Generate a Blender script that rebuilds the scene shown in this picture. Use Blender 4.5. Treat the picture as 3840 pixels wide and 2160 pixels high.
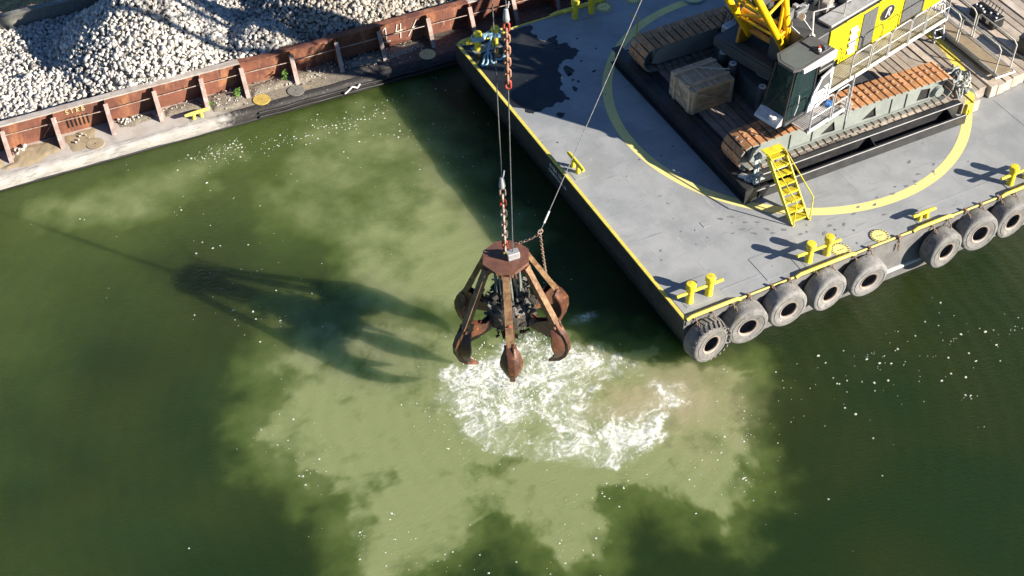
import bpy, bmesh, math, random
import numpy as np
from mathutils import Vector, Matrix, noise

for o in list(bpy.data.objects): bpy.data.objects.remove(o)
S = bpy.context.scene
COL = S.collection
R = math.radians
random.seed(7); RNG = np.random.default_rng(7)

# ------------------------------------------------------------------ camera, sky, sun, exposure
D = 1.77                                     # deck of the crane barge above the water (z = 0)
cam = bpy.data.objects.new('camera', bpy.data.cameras.new('camera'))
COL.objects.link(cam); S.camera = cam
cam.data.sensor_width = 36; cam.data.lens = 36 * 5478.4 / 3840
cam.data.clip_start = 0.5; cam.data.clip_end = 3000
_pit, _roll, _az = 0.790939, 0.0051585, 0.4816084
_fw = Vector((0, math.cos(_pit), -math.sin(_pit))); _up = Vector((0, math.sin(_pit), math.cos(_pit))); _rt = Vector((1, 0, 0))
_r2 = _rt * math.cos(_roll) + _up * math.sin(_roll); _u2 = _up * math.cos(_roll) - _rt * math.sin(_roll)
_m = Matrix((_r2, _u2, -_fw)).transposed().to_4x4()
cam.matrix_world = Matrix.Translation((-17.4645, -22.8943, 30 + D)) @ Matrix.Rotation(-_az, 4, 'Z') @ _m
SUN_EL = R(24.7); SUN_H = Vector((0.645, -0.765, 0)).normalized()
SUN_DIR = SUN_H * math.cos(SUN_EL) + Vector((0, 0, math.sin(SUN_EL)))
W = bpy.data.worlds.new('World'); S.world = W; W.use_nodes = True
_sk = W.node_tree.nodes.new('ShaderNodeTexSky'); _sk.sky_type = 'NISHITA'; _sk.sun_disc = False
_sk.sun_elevation = SUN_EL; _sk.sun_rotation = math.atan2(SUN_H.x, SUN_H.y); _sk.air_density = 1.0; _sk.dust_density = 0.1; _sk.ozone_density = 7.0
_bg = W.node_tree.nodes['Background']; _bg.inputs[1].default_value = 0.05
W.node_tree.links.new(_sk.outputs[0], _bg.inputs[0])
sun = bpy.data.objects.new('sun', bpy.data.lights.new('sun', 'SUN')); COL.objects.link(sun)
sun.data.energy = 5.0; sun.data.angle = R(0.5); sun.data.color = (1.0, 0.90, 0.76)
sun.rotation_euler = SUN_DIR.to_track_quat('Z', 'Y').to_euler()
S.view_settings.view_transform = 'Standard'; S.view_settings.look = 'None'
S.view_settings.exposure = 1.25; S.view_settings.gamma = 1.0
S.cycles.max_bounces = 6; S.cycles.diffuse_bounces = 2; S.cycles.glossy_bounces = 3; S.cycles.transmission_bounces = 4
S.cycles.sample_clamp_indirect = 4.0
S.cycles.caustics_reflective = False; S.cycles.caustics_refractive = False

# ------------------------------------------------------------------ helpers
class MB:
    """collects shapes; build() links them as one mesh object"""
    def __init__(s): s.v = []; s.f = []; s.m = []; s.mi = 0
    def add(s, vs, fs, M=None):
        n = len(s.v)
        s.v += [tuple(M @ Vector(p)) if M is not None else tuple(p) for p in vs]
        s.f += [tuple(i + n for i in f) for f in fs]; s.m += [s.mi] * len(fs); return s
    def box(s, c, d, M=None, rz=0, taper=1.0, bev=0.0):
        x, y, z = d[0] / 2, d[1] / 2, d[2] / 2
        if bev > 0:
            b = min(bev, x * .9, y * .9, z * .9); vs = []; fs = []
            for (X, Y, Z) in ((x - b, y - b, z), (x, y - b, z - b), (x - b, y, z - b)):
                pass
            ring = lambda X, Y, Z: [(-X, -Y, Z), (X, -Y, Z), (X, Y, Z), (-X, Y, Z)]
            def ring8(X, Y, Z): return [(-X + b, -Y, Z), (X - b, -Y, Z), (X, -Y + b, Z), (X, Y - b, Z), (X - b, Y, Z), (-X + b, Y, Z), (-X, Y - b, Z), (-X, -Y + b, Z)]
            def ring8i(X, Y, Z): return [(-X + b, -Y + b * .6, Z), (X - b, -Y + b * .6, Z), (X - b * .6, -Y + b, Z), (X - b * .6, Y - b, Z), (X - b, Y - b * .6, Z), (-X + b, Y - b * .6, Z), (-X + b * .6, Y - b, Z), (-X + b * .6, -Y + b, Z)]
            vs = ring8i(x, y, -z) + ring8(x, y, -z + b) + ring8(x, y, z - b) + ring8i(x, y, z)
            fs = [tuple(range(7, -1, -1)), tuple(range(24, 32))]
            for k in range(3):
                for i in range(8): j = (i + 1) % 8; fs.append((k * 8 + i, k * 8 + j, k * 8 + 8 + j, k * 8 + 8 + i))
        else:
            t = taper
            vs = [(-x, -y, -z), (x, -y, -z), (x, y, -z), (-x, y, -z), (-x * t, -y * t, z), (x * t, -y * t, z), (x * t, y * t, z), (-x * t, y * t, z)]
            fs = [(3, 2, 1, 0), (4, 5, 6, 7), (0, 1, 5, 4), (1, 2, 6, 5), (2, 3, 7, 6), (3, 0, 4, 7)]
        T = Matrix.Translation(c) @ Matrix.Rotation(rz, 4, 'Z')
        return s.add(vs, fs, (M @ T) if M is not None else T)
    def beam(s, a, b, w, h, up=(0, 0, 1), w1=None, h1=None, M=None):
        """rectangular bar from a to b, width w sideways, height h along up"""
        a, b = Vector(a), Vector(b); d = (b - a).normalized(); u = Vector(up)
        sd = d.cross(u).normalized(); u = sd.cross(d); w1 = w if w1 is None else w1; h1 = h if h1 is None else h1
        vs = [a - sd * w / 2 - u * h / 2, a + sd * w / 2 - u * h / 2, a + sd * w / 2 + u * h / 2, a - sd * w / 2 + u * h / 2,
              b - sd * w1 / 2 - u * h1 / 2, b + sd * w1 / 2 - u * h1 / 2, b + sd * w1 / 2 + u * h1 / 2, b - sd * w1 / 2 + u * h1 / 2]
        return s.add(vs, [(0, 1, 2, 3), (7, 6, 5, 4), (0, 4, 5, 1), (1, 5, 6, 2), (2, 6, 7, 3), (3, 7, 4, 0)], M)
    def tube(s, pts, r, n=8, closed=False, M=None, caps=True):
        P = [Vector(p) for p in pts]; k = len(P); rr = r if isinstance(r, (list, tuple)) else [r] * k
        vs = []; fs = []; pu = None
        for i in range(k):
            if closed: d = P[(i + 1) % k] - P[i - 1]
            else: d = (P[min(i + 1, k - 1)] - P[max(i - 1, 0)])
            d.normalize()
            if pu is None: pu = d.orthogonal().normalized()
            pu = (pu - d * pu.dot(d)); pu = pu.normalized() if pu.length > 1e-6 else d.orthogonal().normalized()
            w = d.cross(pu)
            for j in range(n):
                a = 2 * math.pi * j / n; vs.append(P[i] + (pu * math.cos(a) + w * math.sin(a)) * rr[i])
        for i in range(k if closed else k - 1):
            i2 = (i + 1) % k
            for j in range(n): j2 = (j + 1) % n; fs.append((i * n + j, i * n + j2, i2 * n + j2, i2 * n + j))
        if caps and not closed: fs += [tuple(range(n - 1, -1, -1)), tuple((k - 1) * n + j for j in range(n))]
        return s.add(vs, fs, M)
    def cyl(s, a, b, r, r2=None, n=16, M=None): return s.tube([a, b], [r, r if r2 is None else r2], n, M=M)
    def prism(s, poly, axis, lo, hi, M=None):
        """poly of 2-D points extruded along axis x, y or z"""
        k = len(poly)
        mk = {'x': lambda p, t: (t, p[0], p[1]), 'y': lambda p, t: (p[0], t, p[1]), 'z': lambda p, t: (p[0], p[1], t)}[axis]
        vs = [mk(p, lo) for p in poly] + [mk(p, hi) for p in poly]
        fs = [tuple(range(k - 1, -1, -1)), tuple(range(k, 2 * k))] + [(i, (i + 1) % k, k + (i + 1) % k, k + i) for i in range(k)]
        return s.add(vs, fs, M)
    def lathe(s, prof, n=32, M=None):
        """prof of (r, z), closed loop round the z axis"""
        k = len(prof); vs = []; fs = []
        for j in range(n):
            a = 2 * math.pi * j / n
            vs += [(r * math.cos(a), r * math.sin(a), z) for r, z in prof]
        for j in range(n):
            j2 = (j + 1) % n
            for i in range(k): i2 = (i + 1) % k; fs.append((j * k + i, j2 * k + i, j2 * k + i2, j * k + i2))
        return s.add(vs, fs, M)
    def sheet(s, poly, z): return s.add([(p[0], p[1], z) for p in poly], [tuple(range(len(poly)))])
    def mesh(s, name, mats, smooth=0):
        me = bpy.data.meshes.new(name); me.from_pydata(s.v, [], s.f)
        for m in (mats if isinstance(mats, (list, tuple)) else [mats]): me.materials.append(m)
        if s.mi or any(s.m): me.polygons.foreach_set('material_index', s.m)
        bm = bmesh.new(); bm.from_mesh(me); bmesh.ops.recalc_face_normals(bm, faces=bm.faces); bm.to_mesh(me); bm.free()
        if smooth:
            me.polygons.foreach_set('use_smooth', [True] * len(me.polygons))
            me.set_sharp_from_angle(angle=R(smooth))
        me.update(); return me
    def build(s, name, mats, parent=None, smooth=0, loc=None, rz=0):
        return link(name, s.mesh(name, mats, smooth), parent, loc, rz)

def link(name, me, parent=None, loc=None, rz=0, rot=None):
    o = bpy.data.objects.new(name, me); COL.objects.link(o); o.parent = parent
    if loc is not None: o.location = loc
    if rz: o.rotation_euler = (0, 0, rz)
    if rot is not None: o.rotation_euler = rot
    return o
def tag(o, label=None, cat=None, group=None, kind=None):
    if label: o['label'] = label
    if cat: o['category'] = cat
    if group: o['group'] = group
    if kind: o['kind'] = kind
    return o
def thing(name, label, cat, loc=(0, 0, 0), rz=0, group=None):
    o = bpy.data.objects.new(name, None); COL.objects.link(o); o.location = loc; o.rotation_euler = (0, 0, rz)
    o.empty_display_size = 0.2
    return tag(o, label, cat, group)
def copy_tree(o, parent=None):
    c = o.copy(); COL.objects.link(c); c.parent = parent
    for ch in list(o.children): copy_tree(ch, c)
    return c
def text_mesh(body, size, mat, shear=0, ext=0.002):
    cu = bpy.data.curves.new('t', 'FONT'); cu.body = body; cu.size = size; cu.extrude = ext; cu.shear = shear; cu.align_x = 'CENTER'; cu.align_y = 'CENTER'
    t = bpy.data.objects.new('t', cu); COL.objects.link(t)
    me = bpy.data.meshes.new_from_object(t.evaluated_get(bpy.context.evaluated_depsgraph_get()))
    bpy.data.objects.remove(t); me.materials.clear(); me.materials.append(mat); return me
def plate_holes(outer, holes, thick, M, mats, name):
    """flat plate with holes cut through, outline in its own x, y plane"""
    cu = bpy.data.curves.new('p', 'CURVE'); cu.dimensions = '2D'; cu.fill_mode = 'BOTH'; cu.extrude = thick / 2
    for loop in [outer] + holes:
        sp = cu.splines.new('POLY'); sp.points.add(len(loop) - 1); sp.use_cyclic_u = True
        for p, q in zip(sp.points, loop): p.co = (q[0], q[1], 0, 1)
    t = bpy.data.objects.new('p', cu); COL.objects.link(t)
    me = bpy.data.meshes.new_from_object(t.evaluated_get(bpy.context.evaluated_depsgraph_get()))
    bpy.data.objects.remove(t); me.materials.clear(); me.materials.append(mats); me.transform(M); me.name = name; return me

# ------------------------------------------------------------------ materials
def N(nt, typ, **kw):
    n = nt.nodes.new(typ)
    for k, v in kw.items(): setattr(n, k, v)
    return n
def tex(nt, scale, detail=4, rough=.55, dist=0, vec=None, stretch=None):
    n = N(nt, 'ShaderNodeTexNoise'); n.inputs['Scale'].default_value = scale; n.inputs['Detail'].default_value = detail
    n.inputs['Roughness'].default_value = rough; n.inputs['Distortion'].default_value = dist
    if stretch is not None:
        mp = N(nt, 'ShaderNodeMapping'); mp.inputs['Scale'].default_value = stretch; nt.links.new(vec, mp.inputs['Vector']); vec = mp.outputs[0]
    nt.links.new(vec, n.inputs['Vector']); return n.outputs['Fac']
def ramp(nt, fac, a, b):
    n = N(nt, 'ShaderNodeMapRange'); n.interpolation_type = 'SMOOTHSTEP'
    n.inputs['From Min'].default_value = a; n.inputs['From Max'].default_value = b; nt.links.new(fac, n.inputs['Value']); return n.outputs[0]
def mixc(nt, fac, a, b):
    n = N(nt, 'ShaderNodeMix', data_type='RGBA')
    if isinstance(fac, (int, float)): n.inputs['Factor'].default_value = fac
    else: nt.links.new(fac, n.inputs['Factor'])
    for i, c in ((6, a), (7, b)):
        if isinstance(c, (tuple, list)): n.inputs[i].default_value = (*c[:3], 1)
        else: nt.links.new(c, n.inputs[i])
    return n.outputs[2]
def math_(nt, op, a, b=0.0):
    n = N(nt, 'ShaderNodeMath', operation=op)
    for i, x in ((0, a), (1, b)):
        if isinstance(x, (int, float)): n.inputs[i].default_value = x
        else: nt.links.new(x, n.inputs[i])
    return n.outputs[0]
MATS = {}
def mat(name, c1, c2=None, scale=3.0, rough=.6, metal=0.0, layers=(), bump=0.0, bscale=30.0, spec=.5, stretch=None, lo=.35, hi=.65, extra=None, vary=0.0):
    """base colour c1 to c2 by noise; layers: (colour, scale, low, high, stretch) of dirt, chips, rust with shapes of their own"""
    m = bpy.data.materials.new(name); m.use_nodes = True; nt = m.node_tree; b = nt.nodes['Principled BSDF']
    g = N(nt, 'ShaderNodeNewGeometry'); pos = g.outputs['Position']
    col = mixc(nt, ramp(nt, tex(nt, scale, 6, .6, .3, pos, stretch), lo, hi), c1, c2 or tuple(x * .75 for x in c1))
    for (lc, ls, a, z, st) in layers:
        col = mixc(nt, ramp(nt, tex(nt, ls, 6, .65, .2, pos, st), a, z), col, lc)
    if vary:
        oi = N(nt, 'ShaderNodeObjectInfo'); hs = N(nt, 'ShaderNodeHueSaturation')
        nt.links.new(math_(nt, 'ADD', 1 - vary, math_(nt, 'MULTIPLY', oi.outputs['Random'], 2 * vary)), hs.inputs['Value']); nt.links.new(col, hs.inputs['Color']); col = hs.outputs[0]
    if extra: col = extra(nt, col, pos)
    nt.links.new(col, b.inputs['Base Color'])
    b.inputs['Roughness'].default_value = rough; b.inputs['Metallic'].default_value = metal; b.inputs['Specular IOR Level'].default_value = spec
    if bump:
        bp = N(nt, 'ShaderNodeBump'); bp.inputs['Strength'].default_value = 1; bp.inputs['Distance'].default_value = bump
        nt.links.new(tex(nt, bscale, 5, .6, 0, pos), bp.inputs['Height']); nt.links.new(bp.outputs[0], b.inputs['Normal'])
    MATS[name] = m; return m

def deck_extra(nt, col, pos):                # scuffs and pale salt marks on the painted deck
    sp_ = N(nt, 'ShaderNodeSeparateXYZ'); nt.links.new(pos, sp_.inputs[0])
    for ax, per, off in ((0, 3.05, .4), (1, 2.45, .75)):     # plate seams
        w_ = math_(nt, 'ABSOLUTE', math_(nt, 'SUBTRACT', math_(nt, 'FRACT', math_(nt, 'DIVIDE', math_(nt, 'ADD', sp_.outputs[ax], off + 30), per)), .5))
        k_ = math_(nt, 'MULTIPLY', math_(nt, 'LESS_THAN', w_, .014 / per), ramp(nt, tex(nt, 1.6, 3, .6, 0, pos), .42, .6))
        col = mixc(nt, math_(nt, 'MULTIPLY', k_, .28), col, (.13, .135, .14))
    v = N(nt, 'ShaderNodeTexVoronoi'); v.inputs['Scale'].default_value = 1.7; nt.links.new(pos, v.inputs['Vector'])
    sp = ramp(nt, v.outputs['Distance'], .09, .05)
    pick = ramp(nt, tex(nt, .55, 2, .5, 0, pos), .56, .62)
    return mixc(nt, math_(nt, 'MULTIPLY', sp, pick), col, (.09, .095, .1))
mat('deck', (.325, .34, .35), (.255, .27, .28), .9, .55, layers=[((.37, .38, .385), .35, .5, .75, None), ((.20, .22, .235), 3.5, .63, .78, None), ((.42, .43, .43), 9, .7, .8, None), ((.22, .215, .2), .8, .64, .78, None), ((.21, .225, .235), 2.2, .6, .72, (.25, 3, 1)), ((.40, .41, .41), 3, .64, .74, (4, .4, 1)), ((.20, .15, .11), 6, .72, .78, None)], bump=.004, bscale=14, extra=deck_extra)
mat('yellow', (.76, .64, .03), (.66, .54, .03), 4, .55, layers=[((.52, .42, .10), 5, .5, .66, None), ((.30, .20, .07), 8, .6, .68, None), ((.09, .055, .03), 10, .64, .69, None)], bump=.004, vary=.08)
mat('edge_yellow', (.72, .61, .12), (.62, .51, .09), 5, .6, layers=[((.42, .33, .1), 6, .6, .72, None), ((.16, .13, .09), 10, .66, .72, None), ((.10, .06, .03), 3, .7, .76, None)], bump=.004)
mat('ringpaint', (.80, .70, .26), (.72, .63, .25), 2, .6, layers=[((.45, .42, .3), 5, .66, .8, None)])
mat('hull_side', (.20, .195, .19), (.13, .13, .13), 1.5, .6, layers=[((.32, .31, .29), 4, .6, .8, (1, 1, .3)), ((.06, .05, .045), 2.2, .6, .75, (2, 2, .35)), ((.2, .09, .04), 5, .7, .8, (1, 1, .5))], bump=.006, bscale=8)
mat('hull_dark', (.022, .024, .028), (.04, .042, .045), 2, .5, layers=[((.10, .10, .10), 6, .64, .8, (1, 1, 2.5)), ((.09, .045, .025), 4, .68, .8, None)], bump=.006, bscale=8)
mat('wet', (.016, .018, .022), (.03, .032, .035), 1.5, .22, layers=[((.10, .10, .10), 2.2, .62, .8, (.5, 2, 1)), ((.17, .165, .16), 14, .68, .76, None)], bump=.003, bscale=20, spec=.35)
mat('stain', (.15, .16, .165), (.22, .225, .23), 8, .6)
mat('black_steel', (.02, .021, .024), (.035, .035, .037), 3, .42, layers=[((.16, .155, .15), 10, .66, .76, None), ((.10, .06, .035), 4, .7, .8, None)], bump=.003)
mat('rubber', (.235, .23, .222), (.165, .162, .158), 5, .85, layers=[((.34, .33, .315), 3, .56, .70, None), ((.06, .06, .06), 6, .58, .70, None), ((.16, .15, .11), 2.2, .6, .7, None)], bump=.015, bscale=22, vary=0.14)
mat('bead_grey', (.38, .33, .29), (.30, .24, .2), 6, .8)
mat('rubber_dark', (.13, .125, .12), (.2, .195, .185), 5, .85, layers=[((.27, .24, .2), 3, .58, .72, None)], bump=.012, bscale=25)
mat('chain', (.22, .13, .08), (.34, .26, .2), 9, .7, bump=.003)
mat('chain_pale', (.42, .36, .31), (.25, .15, .1), 8, .7, bump=.003)
mat('chain_orange', (.38, .21, .14), (.26, .13, .085), 9, .7, bump=.003)
mat('red', (.42, .05, .035), (.3, .07, .04), 8, .5)
mat('rope_wire', (.20, .20, .20), (.10, .10, .10), 20, .5, metal=.3)
mat('galv', (.52, .53, .54), (.40, .41, .42), 6, .45, metal=.35)
mat('steel_white', (.70, .70, .69), (.58, .58, .57), 5, .5)
def timber_paint(nt, col, pos):              # the yellow swing circle goes on over the timbers
    sp = N(nt, 'ShaderNodeSeparateXYZ'); nt.links.new(pos, sp.inputs[0])
    dx = math_(nt, 'SUBTRACT', sp.outputs[0], 8.61); dy = math_(nt, 'SUBTRACT', sp.outputs[1], 7.41)
    r = math_(nt, 'SQRT', math_(nt, 'ADD', math_(nt, 'MULTIPLY', dx, dx), math_(nt, 'MULTIPLY', dy, dy)))
    k = math_(nt, 'LESS_THAN', math_(nt, 'ABSOLUTE', math_(nt, 'SUBTRACT', r, 5.93)), .16)
    k = math_(nt, 'MULTIPLY', k, ramp(nt, tex(nt, 5, 4, .6, 0, pos), .72, .5))
    return mixc(nt, k, col, (.72, .6, .1))
mat('timber', (.47, .41, .345), (.37, .31, .25), 2.5, .8, layers=[((.22, .175, .13), 6, .6, .75, (5, .5, 1)), ((.55, .50, .44), 4, .6, .75, (4, .4, 1)), ((.20, .17, .14), 1.1, .64, .78, None)], bump=.008, bscale=18, extra=timber_paint, vary=0.28)
mat('timber_shade', (.19, .16, .14), (.27, .23, .20), 2.5, .8, layers=[((.06, .05, .04), 6, .58, .72, (5, .5, 1))], bump=.008, bscale=18, vary=0.35)  # darker copy of timber, crane shade put into the wood colour
mat('crate', (.62, .385, .20), (.48, .28, .14), 4, .8, layers=[((.2, .15, .11), 9, .62, .75, (1, 1, .3))], bump=.005, vary=0.22)
mat('crate_sky_grey', (.60, .44, .30), (.48, .34, .22), 4, .8, layers=[((.17, .15, .13), 9, .62, .75, None)], bump=.005, vary=0.22)  # greyer copy of the crate wood, skylight put into the colour
mat('crate_batten', (.66, .47, .30), (.52, .36, .22), 4, .8, bump=.004)
mat('plywood', (.30, .235, .15), (.24, .185, .12), 3, .8, layers=[((.18, .13, .08), 6, .62, .75, (3, .6, 1))])
mat('shoe', (.52, .265, .115), (.38, .18, .08), 5, .75, layers=[((.22, .13, .08), 9, .6, .72, None), ((.56, .42, .31), 6, .62, .75, None)], bump=.006, vary=0.18)
mat('shoe_lug', (.40, .30, .22), (.27, .18, .13), 9, .7, layers=[((.05, .05, .05), 12, .62, .72, None)])
mat('frame_grey', (.26, .285, .265), (.21, .235, .22), 2, .5, layers=[((.34, .33, .3), 5, .64, .78, None), ((.1, .1, .09), 8, .68, .78, None)], bump=.003)
mat('crane_dark', (.05, .055, .06), (.075, .08, .085), 3, .5, layers=[((.12, .12, .12), 6, .64, .78, None)])
mat('machine_grey', (.20, .205, .205), (.13, .135, .14), 4, .55, layers=[((.04, .04, .04), 6, .6, .7, None)])
mat('crane_yellow', (.82, .67, .008), (.78, .63, .008), 3, .35, layers=[((.55, .36, .03), 5, .7, .82, None)])
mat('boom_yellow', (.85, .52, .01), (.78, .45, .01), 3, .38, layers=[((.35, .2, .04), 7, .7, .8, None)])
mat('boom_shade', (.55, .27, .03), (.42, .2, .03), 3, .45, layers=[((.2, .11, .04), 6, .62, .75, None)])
mat('grille', (.075, .08, .08), (.045, .048, .05), 12, .7)
mat('cab_white', (.78, .78, .77), (.70, .70, .69), 4, .4)
mat('roof_grey', (.075, .08, .08), (.10, .10, .098), 4, .7, layers=[((.28, .25, .22), 7, .66, .78, None)])
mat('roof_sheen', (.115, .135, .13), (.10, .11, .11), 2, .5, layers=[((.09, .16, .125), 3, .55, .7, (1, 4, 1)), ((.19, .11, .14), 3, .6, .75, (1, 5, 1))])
mat('black', (.012, .012, .013), (.02, .02, .02), 5, .5)
mat('white', (.8, .8, .78), (.72, .72, .70), 8, .6)
mat('fleck', (.60, .62, .57), (.45, .48, .42), 30, .8)
mat('blue', (.03, .14, .42), (.05, .2, .5), 8, .6)
mat('pale_blue', (.30, .50, .62), (.22, .40, .52), 12, .8)
mat('rope_white', (.62, .60, .53), (.42, .45, .44), 9, .85)
mat('rope_teal', (.30, .42, .42), (.14, .22, .23), 9, .85)
mat('rope_green', (.20, .25, .25), (.34, .36, .35), 7, .9, layers=[((.55, .56, .54), 9, .6, .7, None)])
mat('rust', (.20, .075, .045), (.13, .05, .034), 1.4, .8, layers=[((.31, .135, .065), 1.8, .5, .7, (1, 1, .5)), ((.36, .19, .12), 5, .58, .72, (1.5, 1.5, .3)), ((.07, .03, .022), 4, .56, .7, (1.5, 1.5, .3)), ((.36, .29, .23), 9, .66, .76, (1.5, 1.5, .15))], bump=.006, bscale=12, vary=0.15)
mat('rust_pale', (.36, .29, .265), (.26, .19, .165), 4, .8, layers=[((.22, .1, .07), 6, .62, .75, None), ((.56, .53, .5), 5, .58, .7, None)], bump=.004)
mat('rim_pale', (.44, .41, .38), (.34, .29, .25), 3, .75, layers=[((.25, .13, .08), 4, .62, .75, None)], bump=.004)
def dirt_deck(nt, col, pos):                 # the walkway: pale paint on the left, dirt, then near black to the right
    sp = N(nt, 'ShaderNodeSeparateXYZ'); nt.links.new(pos, sp.inputs[0])
    wob = math_(nt, 'MULTIPLY', tex(nt, 2.2, 5, .6, 0, pos), 2.2)
    k = ramp(nt, math_(nt, 'ADD', sp.outputs[0], wob), -7.2, -6.6)
    dirt = mixc(nt, ramp(nt, tex(nt, 9, 6, .7, 0, pos), .4, .65), (.27, .235, .18), (.17, .15, .12))
    dark = mixc(nt, ramp(nt, tex(nt, 7, 6, .7, 0, pos), .45, .7), (.06, .055, .05), (.15, .135, .115))
    k2 = ramp(nt, math_(nt, 'ADD', sp.outputs[0], wob), -3.2, -1.6)
    return mixc(nt, k, col, mixc(nt, k2, dirt, dark))
mat('walk', (.47, .44, .405), (.38, .345, .305), 1.5, .75, layers=[((.36, .32, .27), 4, .6, .75, None), ((.22, .2, .18), 7, .66, .76, None)], bump=.006, bscale=16, extra=dirt_deck)
def gun_extra(nt, col, pos):
    sp = N(nt, 'ShaderNodeSeparateXYZ'); nt.links.new(pos, sp.inputs[0])
    k = ramp(nt, math_(nt, 'ADD', sp.outputs[0], math_(nt, 'MULTIPLY', tex(nt, 5, 5, .7, 0, pos), 2.0)), -7.4, -6.6)
    return mixc(nt, k, col, mixc(nt, ramp(nt, tex(nt, 11, 5, .7, 0, pos), .55, .7), (.022, .02, .02), (.12, .11, .1)))
mat('gunwale', (.40, .385, .36), (.30, .285, .265), 2, .7, layers=[((.20, .195, .2), 3.2, .55, .62, (.6, 6, 6)), ((.36, .34, .31), 6, .62, .75, None)], bump=.008, bscale=14, extra=gun_extra)
mat('sand', (.36, .29, .185), (.29, .235, .155), 3, .9, layers=[((.24, .19, .13), 6, .6, .75, None)], bump=.01, bscale=8)
mat('dirt', (.20, .175, .135), (.28, .25, .2), 12, .95, layers=[((.42, .4, .37), 22, .64, .7, None), ((.10, .085, .065), 14, .6, .7, None)], bump=.03, bscale=20)
mat('brown_dirt', (.14, .095, .075), (.24, .17, .14), 5, .95, layers=[((.34, .28, .24), 14, .6, .72, None), ((.06, .04, .035), 9, .58, .7, None)], bump=.04, bscale=9)
mat('cover_grey', (.20, .20, .175), (.15, .15, .135), 6, .7)
mat('leaf', (.12, .25, .035), (.07, .16, .025), 9, .7)
mat('grab_rust', (.115, .043, .022), (.06, .026, .016), 4, .42, layers=[((.33, .13, .05), 5, .56, .72, None), ((.03, .022, .018), 3, .56, .7, None)], bump=.008, bscale=14)
mat('grab_arm', (.27, .17, .085), (.14, .07, .035), 5, .6, layers=[((.14, .07, .04), 4, .58, .7, None), ((.5, .42, .3), 9, .64, .75, None)], bump=.006, bscale=18)
mat('grab_head', (.19, .085, .055), (.13, .06, .042), 4, .55, layers=[((.30, .19, .15), 7, .58, .75, None), ((.07, .045, .035), 5, .64, .75, None)], bump=.004)
mat('mud', (.035, .032, .028), (.075, .07, .06), 9, .45, layers=[((.30, .28, .24), 24, .66, .72, None)], bump=.03, bscale=12)
mat('cable_grey', (.26, .29, .26), (.16, .18, .17), 10, .5)
mat('mark_white', (.66, .63, .58), (.5, .45, .4), 14, .8)
mat('disc_yellow', (.55, .40, .09), (.42, .30, .08), 8, .75, layers=[((.25, .18, .09), 9, .6, .7, None)])
mat('mark_yellow', (.62, .55, .3), (.5, .42, .2), 14, .8)

# glass
g = bpy.data.materials.new('cab_glass'); g.use_nodes = True; nt = g.node_tree; b = nt.nodes['Principled BSDF']
b.inputs['Base Color'].default_value = (.06, .13, .135, 1); b.inputs['Roughness'].default_value = .04; b.inputs['Transmission Weight'].default_value = .8; b.inputs['IOR'].default_value = 1.15
MATS['cab_glass'] = g

# gravel stones: own tone per stone
g = bpy.data.materials.new('gravel_stone'); g.use_nodes = True; nt = g.node_tree; b = nt.nodes['Principled BSDF']
at = N(nt, 'ShaderNodeAttribute', attribute_name='tone'); ge = N(nt, 'ShaderNodeNewGeometry')
c = mixc(nt, at.outputs['Fac'], (.20, .19, .175), (.60, .59, .565))
at2 = N(nt, 'ShaderNodeAttribute', attribute_name='warm')
c = mixc(nt, math_(nt, 'MULTIPLY', at2.outputs['Fac'], .8), c, (.36, .30, .215))
c = mixc(nt, ramp(nt, tex(nt, 14, 4, .6, 0, ge.outputs['Position']), .55, .75), c, mixc(nt, .5, c, (.25, .24, .22)))
nt.links.new(c, b.inputs['Base Color']); b.inputs['Roughness'].default_value = .9; b.inputs['Specular IOR Level'].default_value = .25
MATS['gravel_stone'] = g
M = MATS

# ------------------------------------------------------------------ numpy noise for the water and the heap
def vnoise(x, y, seed=0):
    r = np.random.default_rng(seed); T = r.random((256, 256))
    xi = np.floor(x).astype(int); yi = np.floor(y).astype(int); fx = x - xi; fy = y - yi
    fx = fx * fx * fx * (fx * (fx * 6 - 15) + 10); fy = fy * fy * fy * (fy * (fy * 6 - 15) + 10)
    a = T[xi % 256, yi % 256]; b_ = T[(xi + 1) % 256, yi % 256]; c_ = T[xi % 256, (yi + 1) % 256]; d_ = T[(xi + 1) % 256, (yi + 1) % 256]
    return (a * (1 - fx) + b_ * fx) * (1 - fy) + (c_ * (1 - fx) + d_ * fx) * fy
def fbm(x, y, o=5, seed=0, gain=.5):
    s = np.zeros_like(x); a = 1.0; t = 0
    for k in range(o):
        s += a * vnoise(x * 2 ** k + 17.3 * k, y * 2 ** k - 9.1 * k, seed + k); t += a; a *= gain
    return s / t
def sdist(px, py, poly):
    """signed distance to a polygon, positive inside"""
    d = np.full(px.shape, 1e9); ins = np.zeros(px.shape, bool); n = len(poly)
    for i in range(n):
        ax, ay = poly[i]; bx, by = poly[(i + 1) % n]; ex, ey = bx - ax, by - ay
        t = np.clip(((px - ax) * ex + (py - ay) * ey) / (ex * ex + ey * ey), 0, 1)
        d = np.minimum(d, np.hypot(px - ax - t * ex, py - ay - t * ey))
        if ay != by:
            c_ = ((ay > py) != (by > py)) & (px < (bx - ax) * (py - ay) / (by - ay) + ax); ins ^= c_
    return np.where(ins, d, -d)
sstep = lambda x, a, b: (lambda t: t * t * (3 - 2 * t))(np.clip((x - a) / (b - a), 0, 1))

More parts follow.
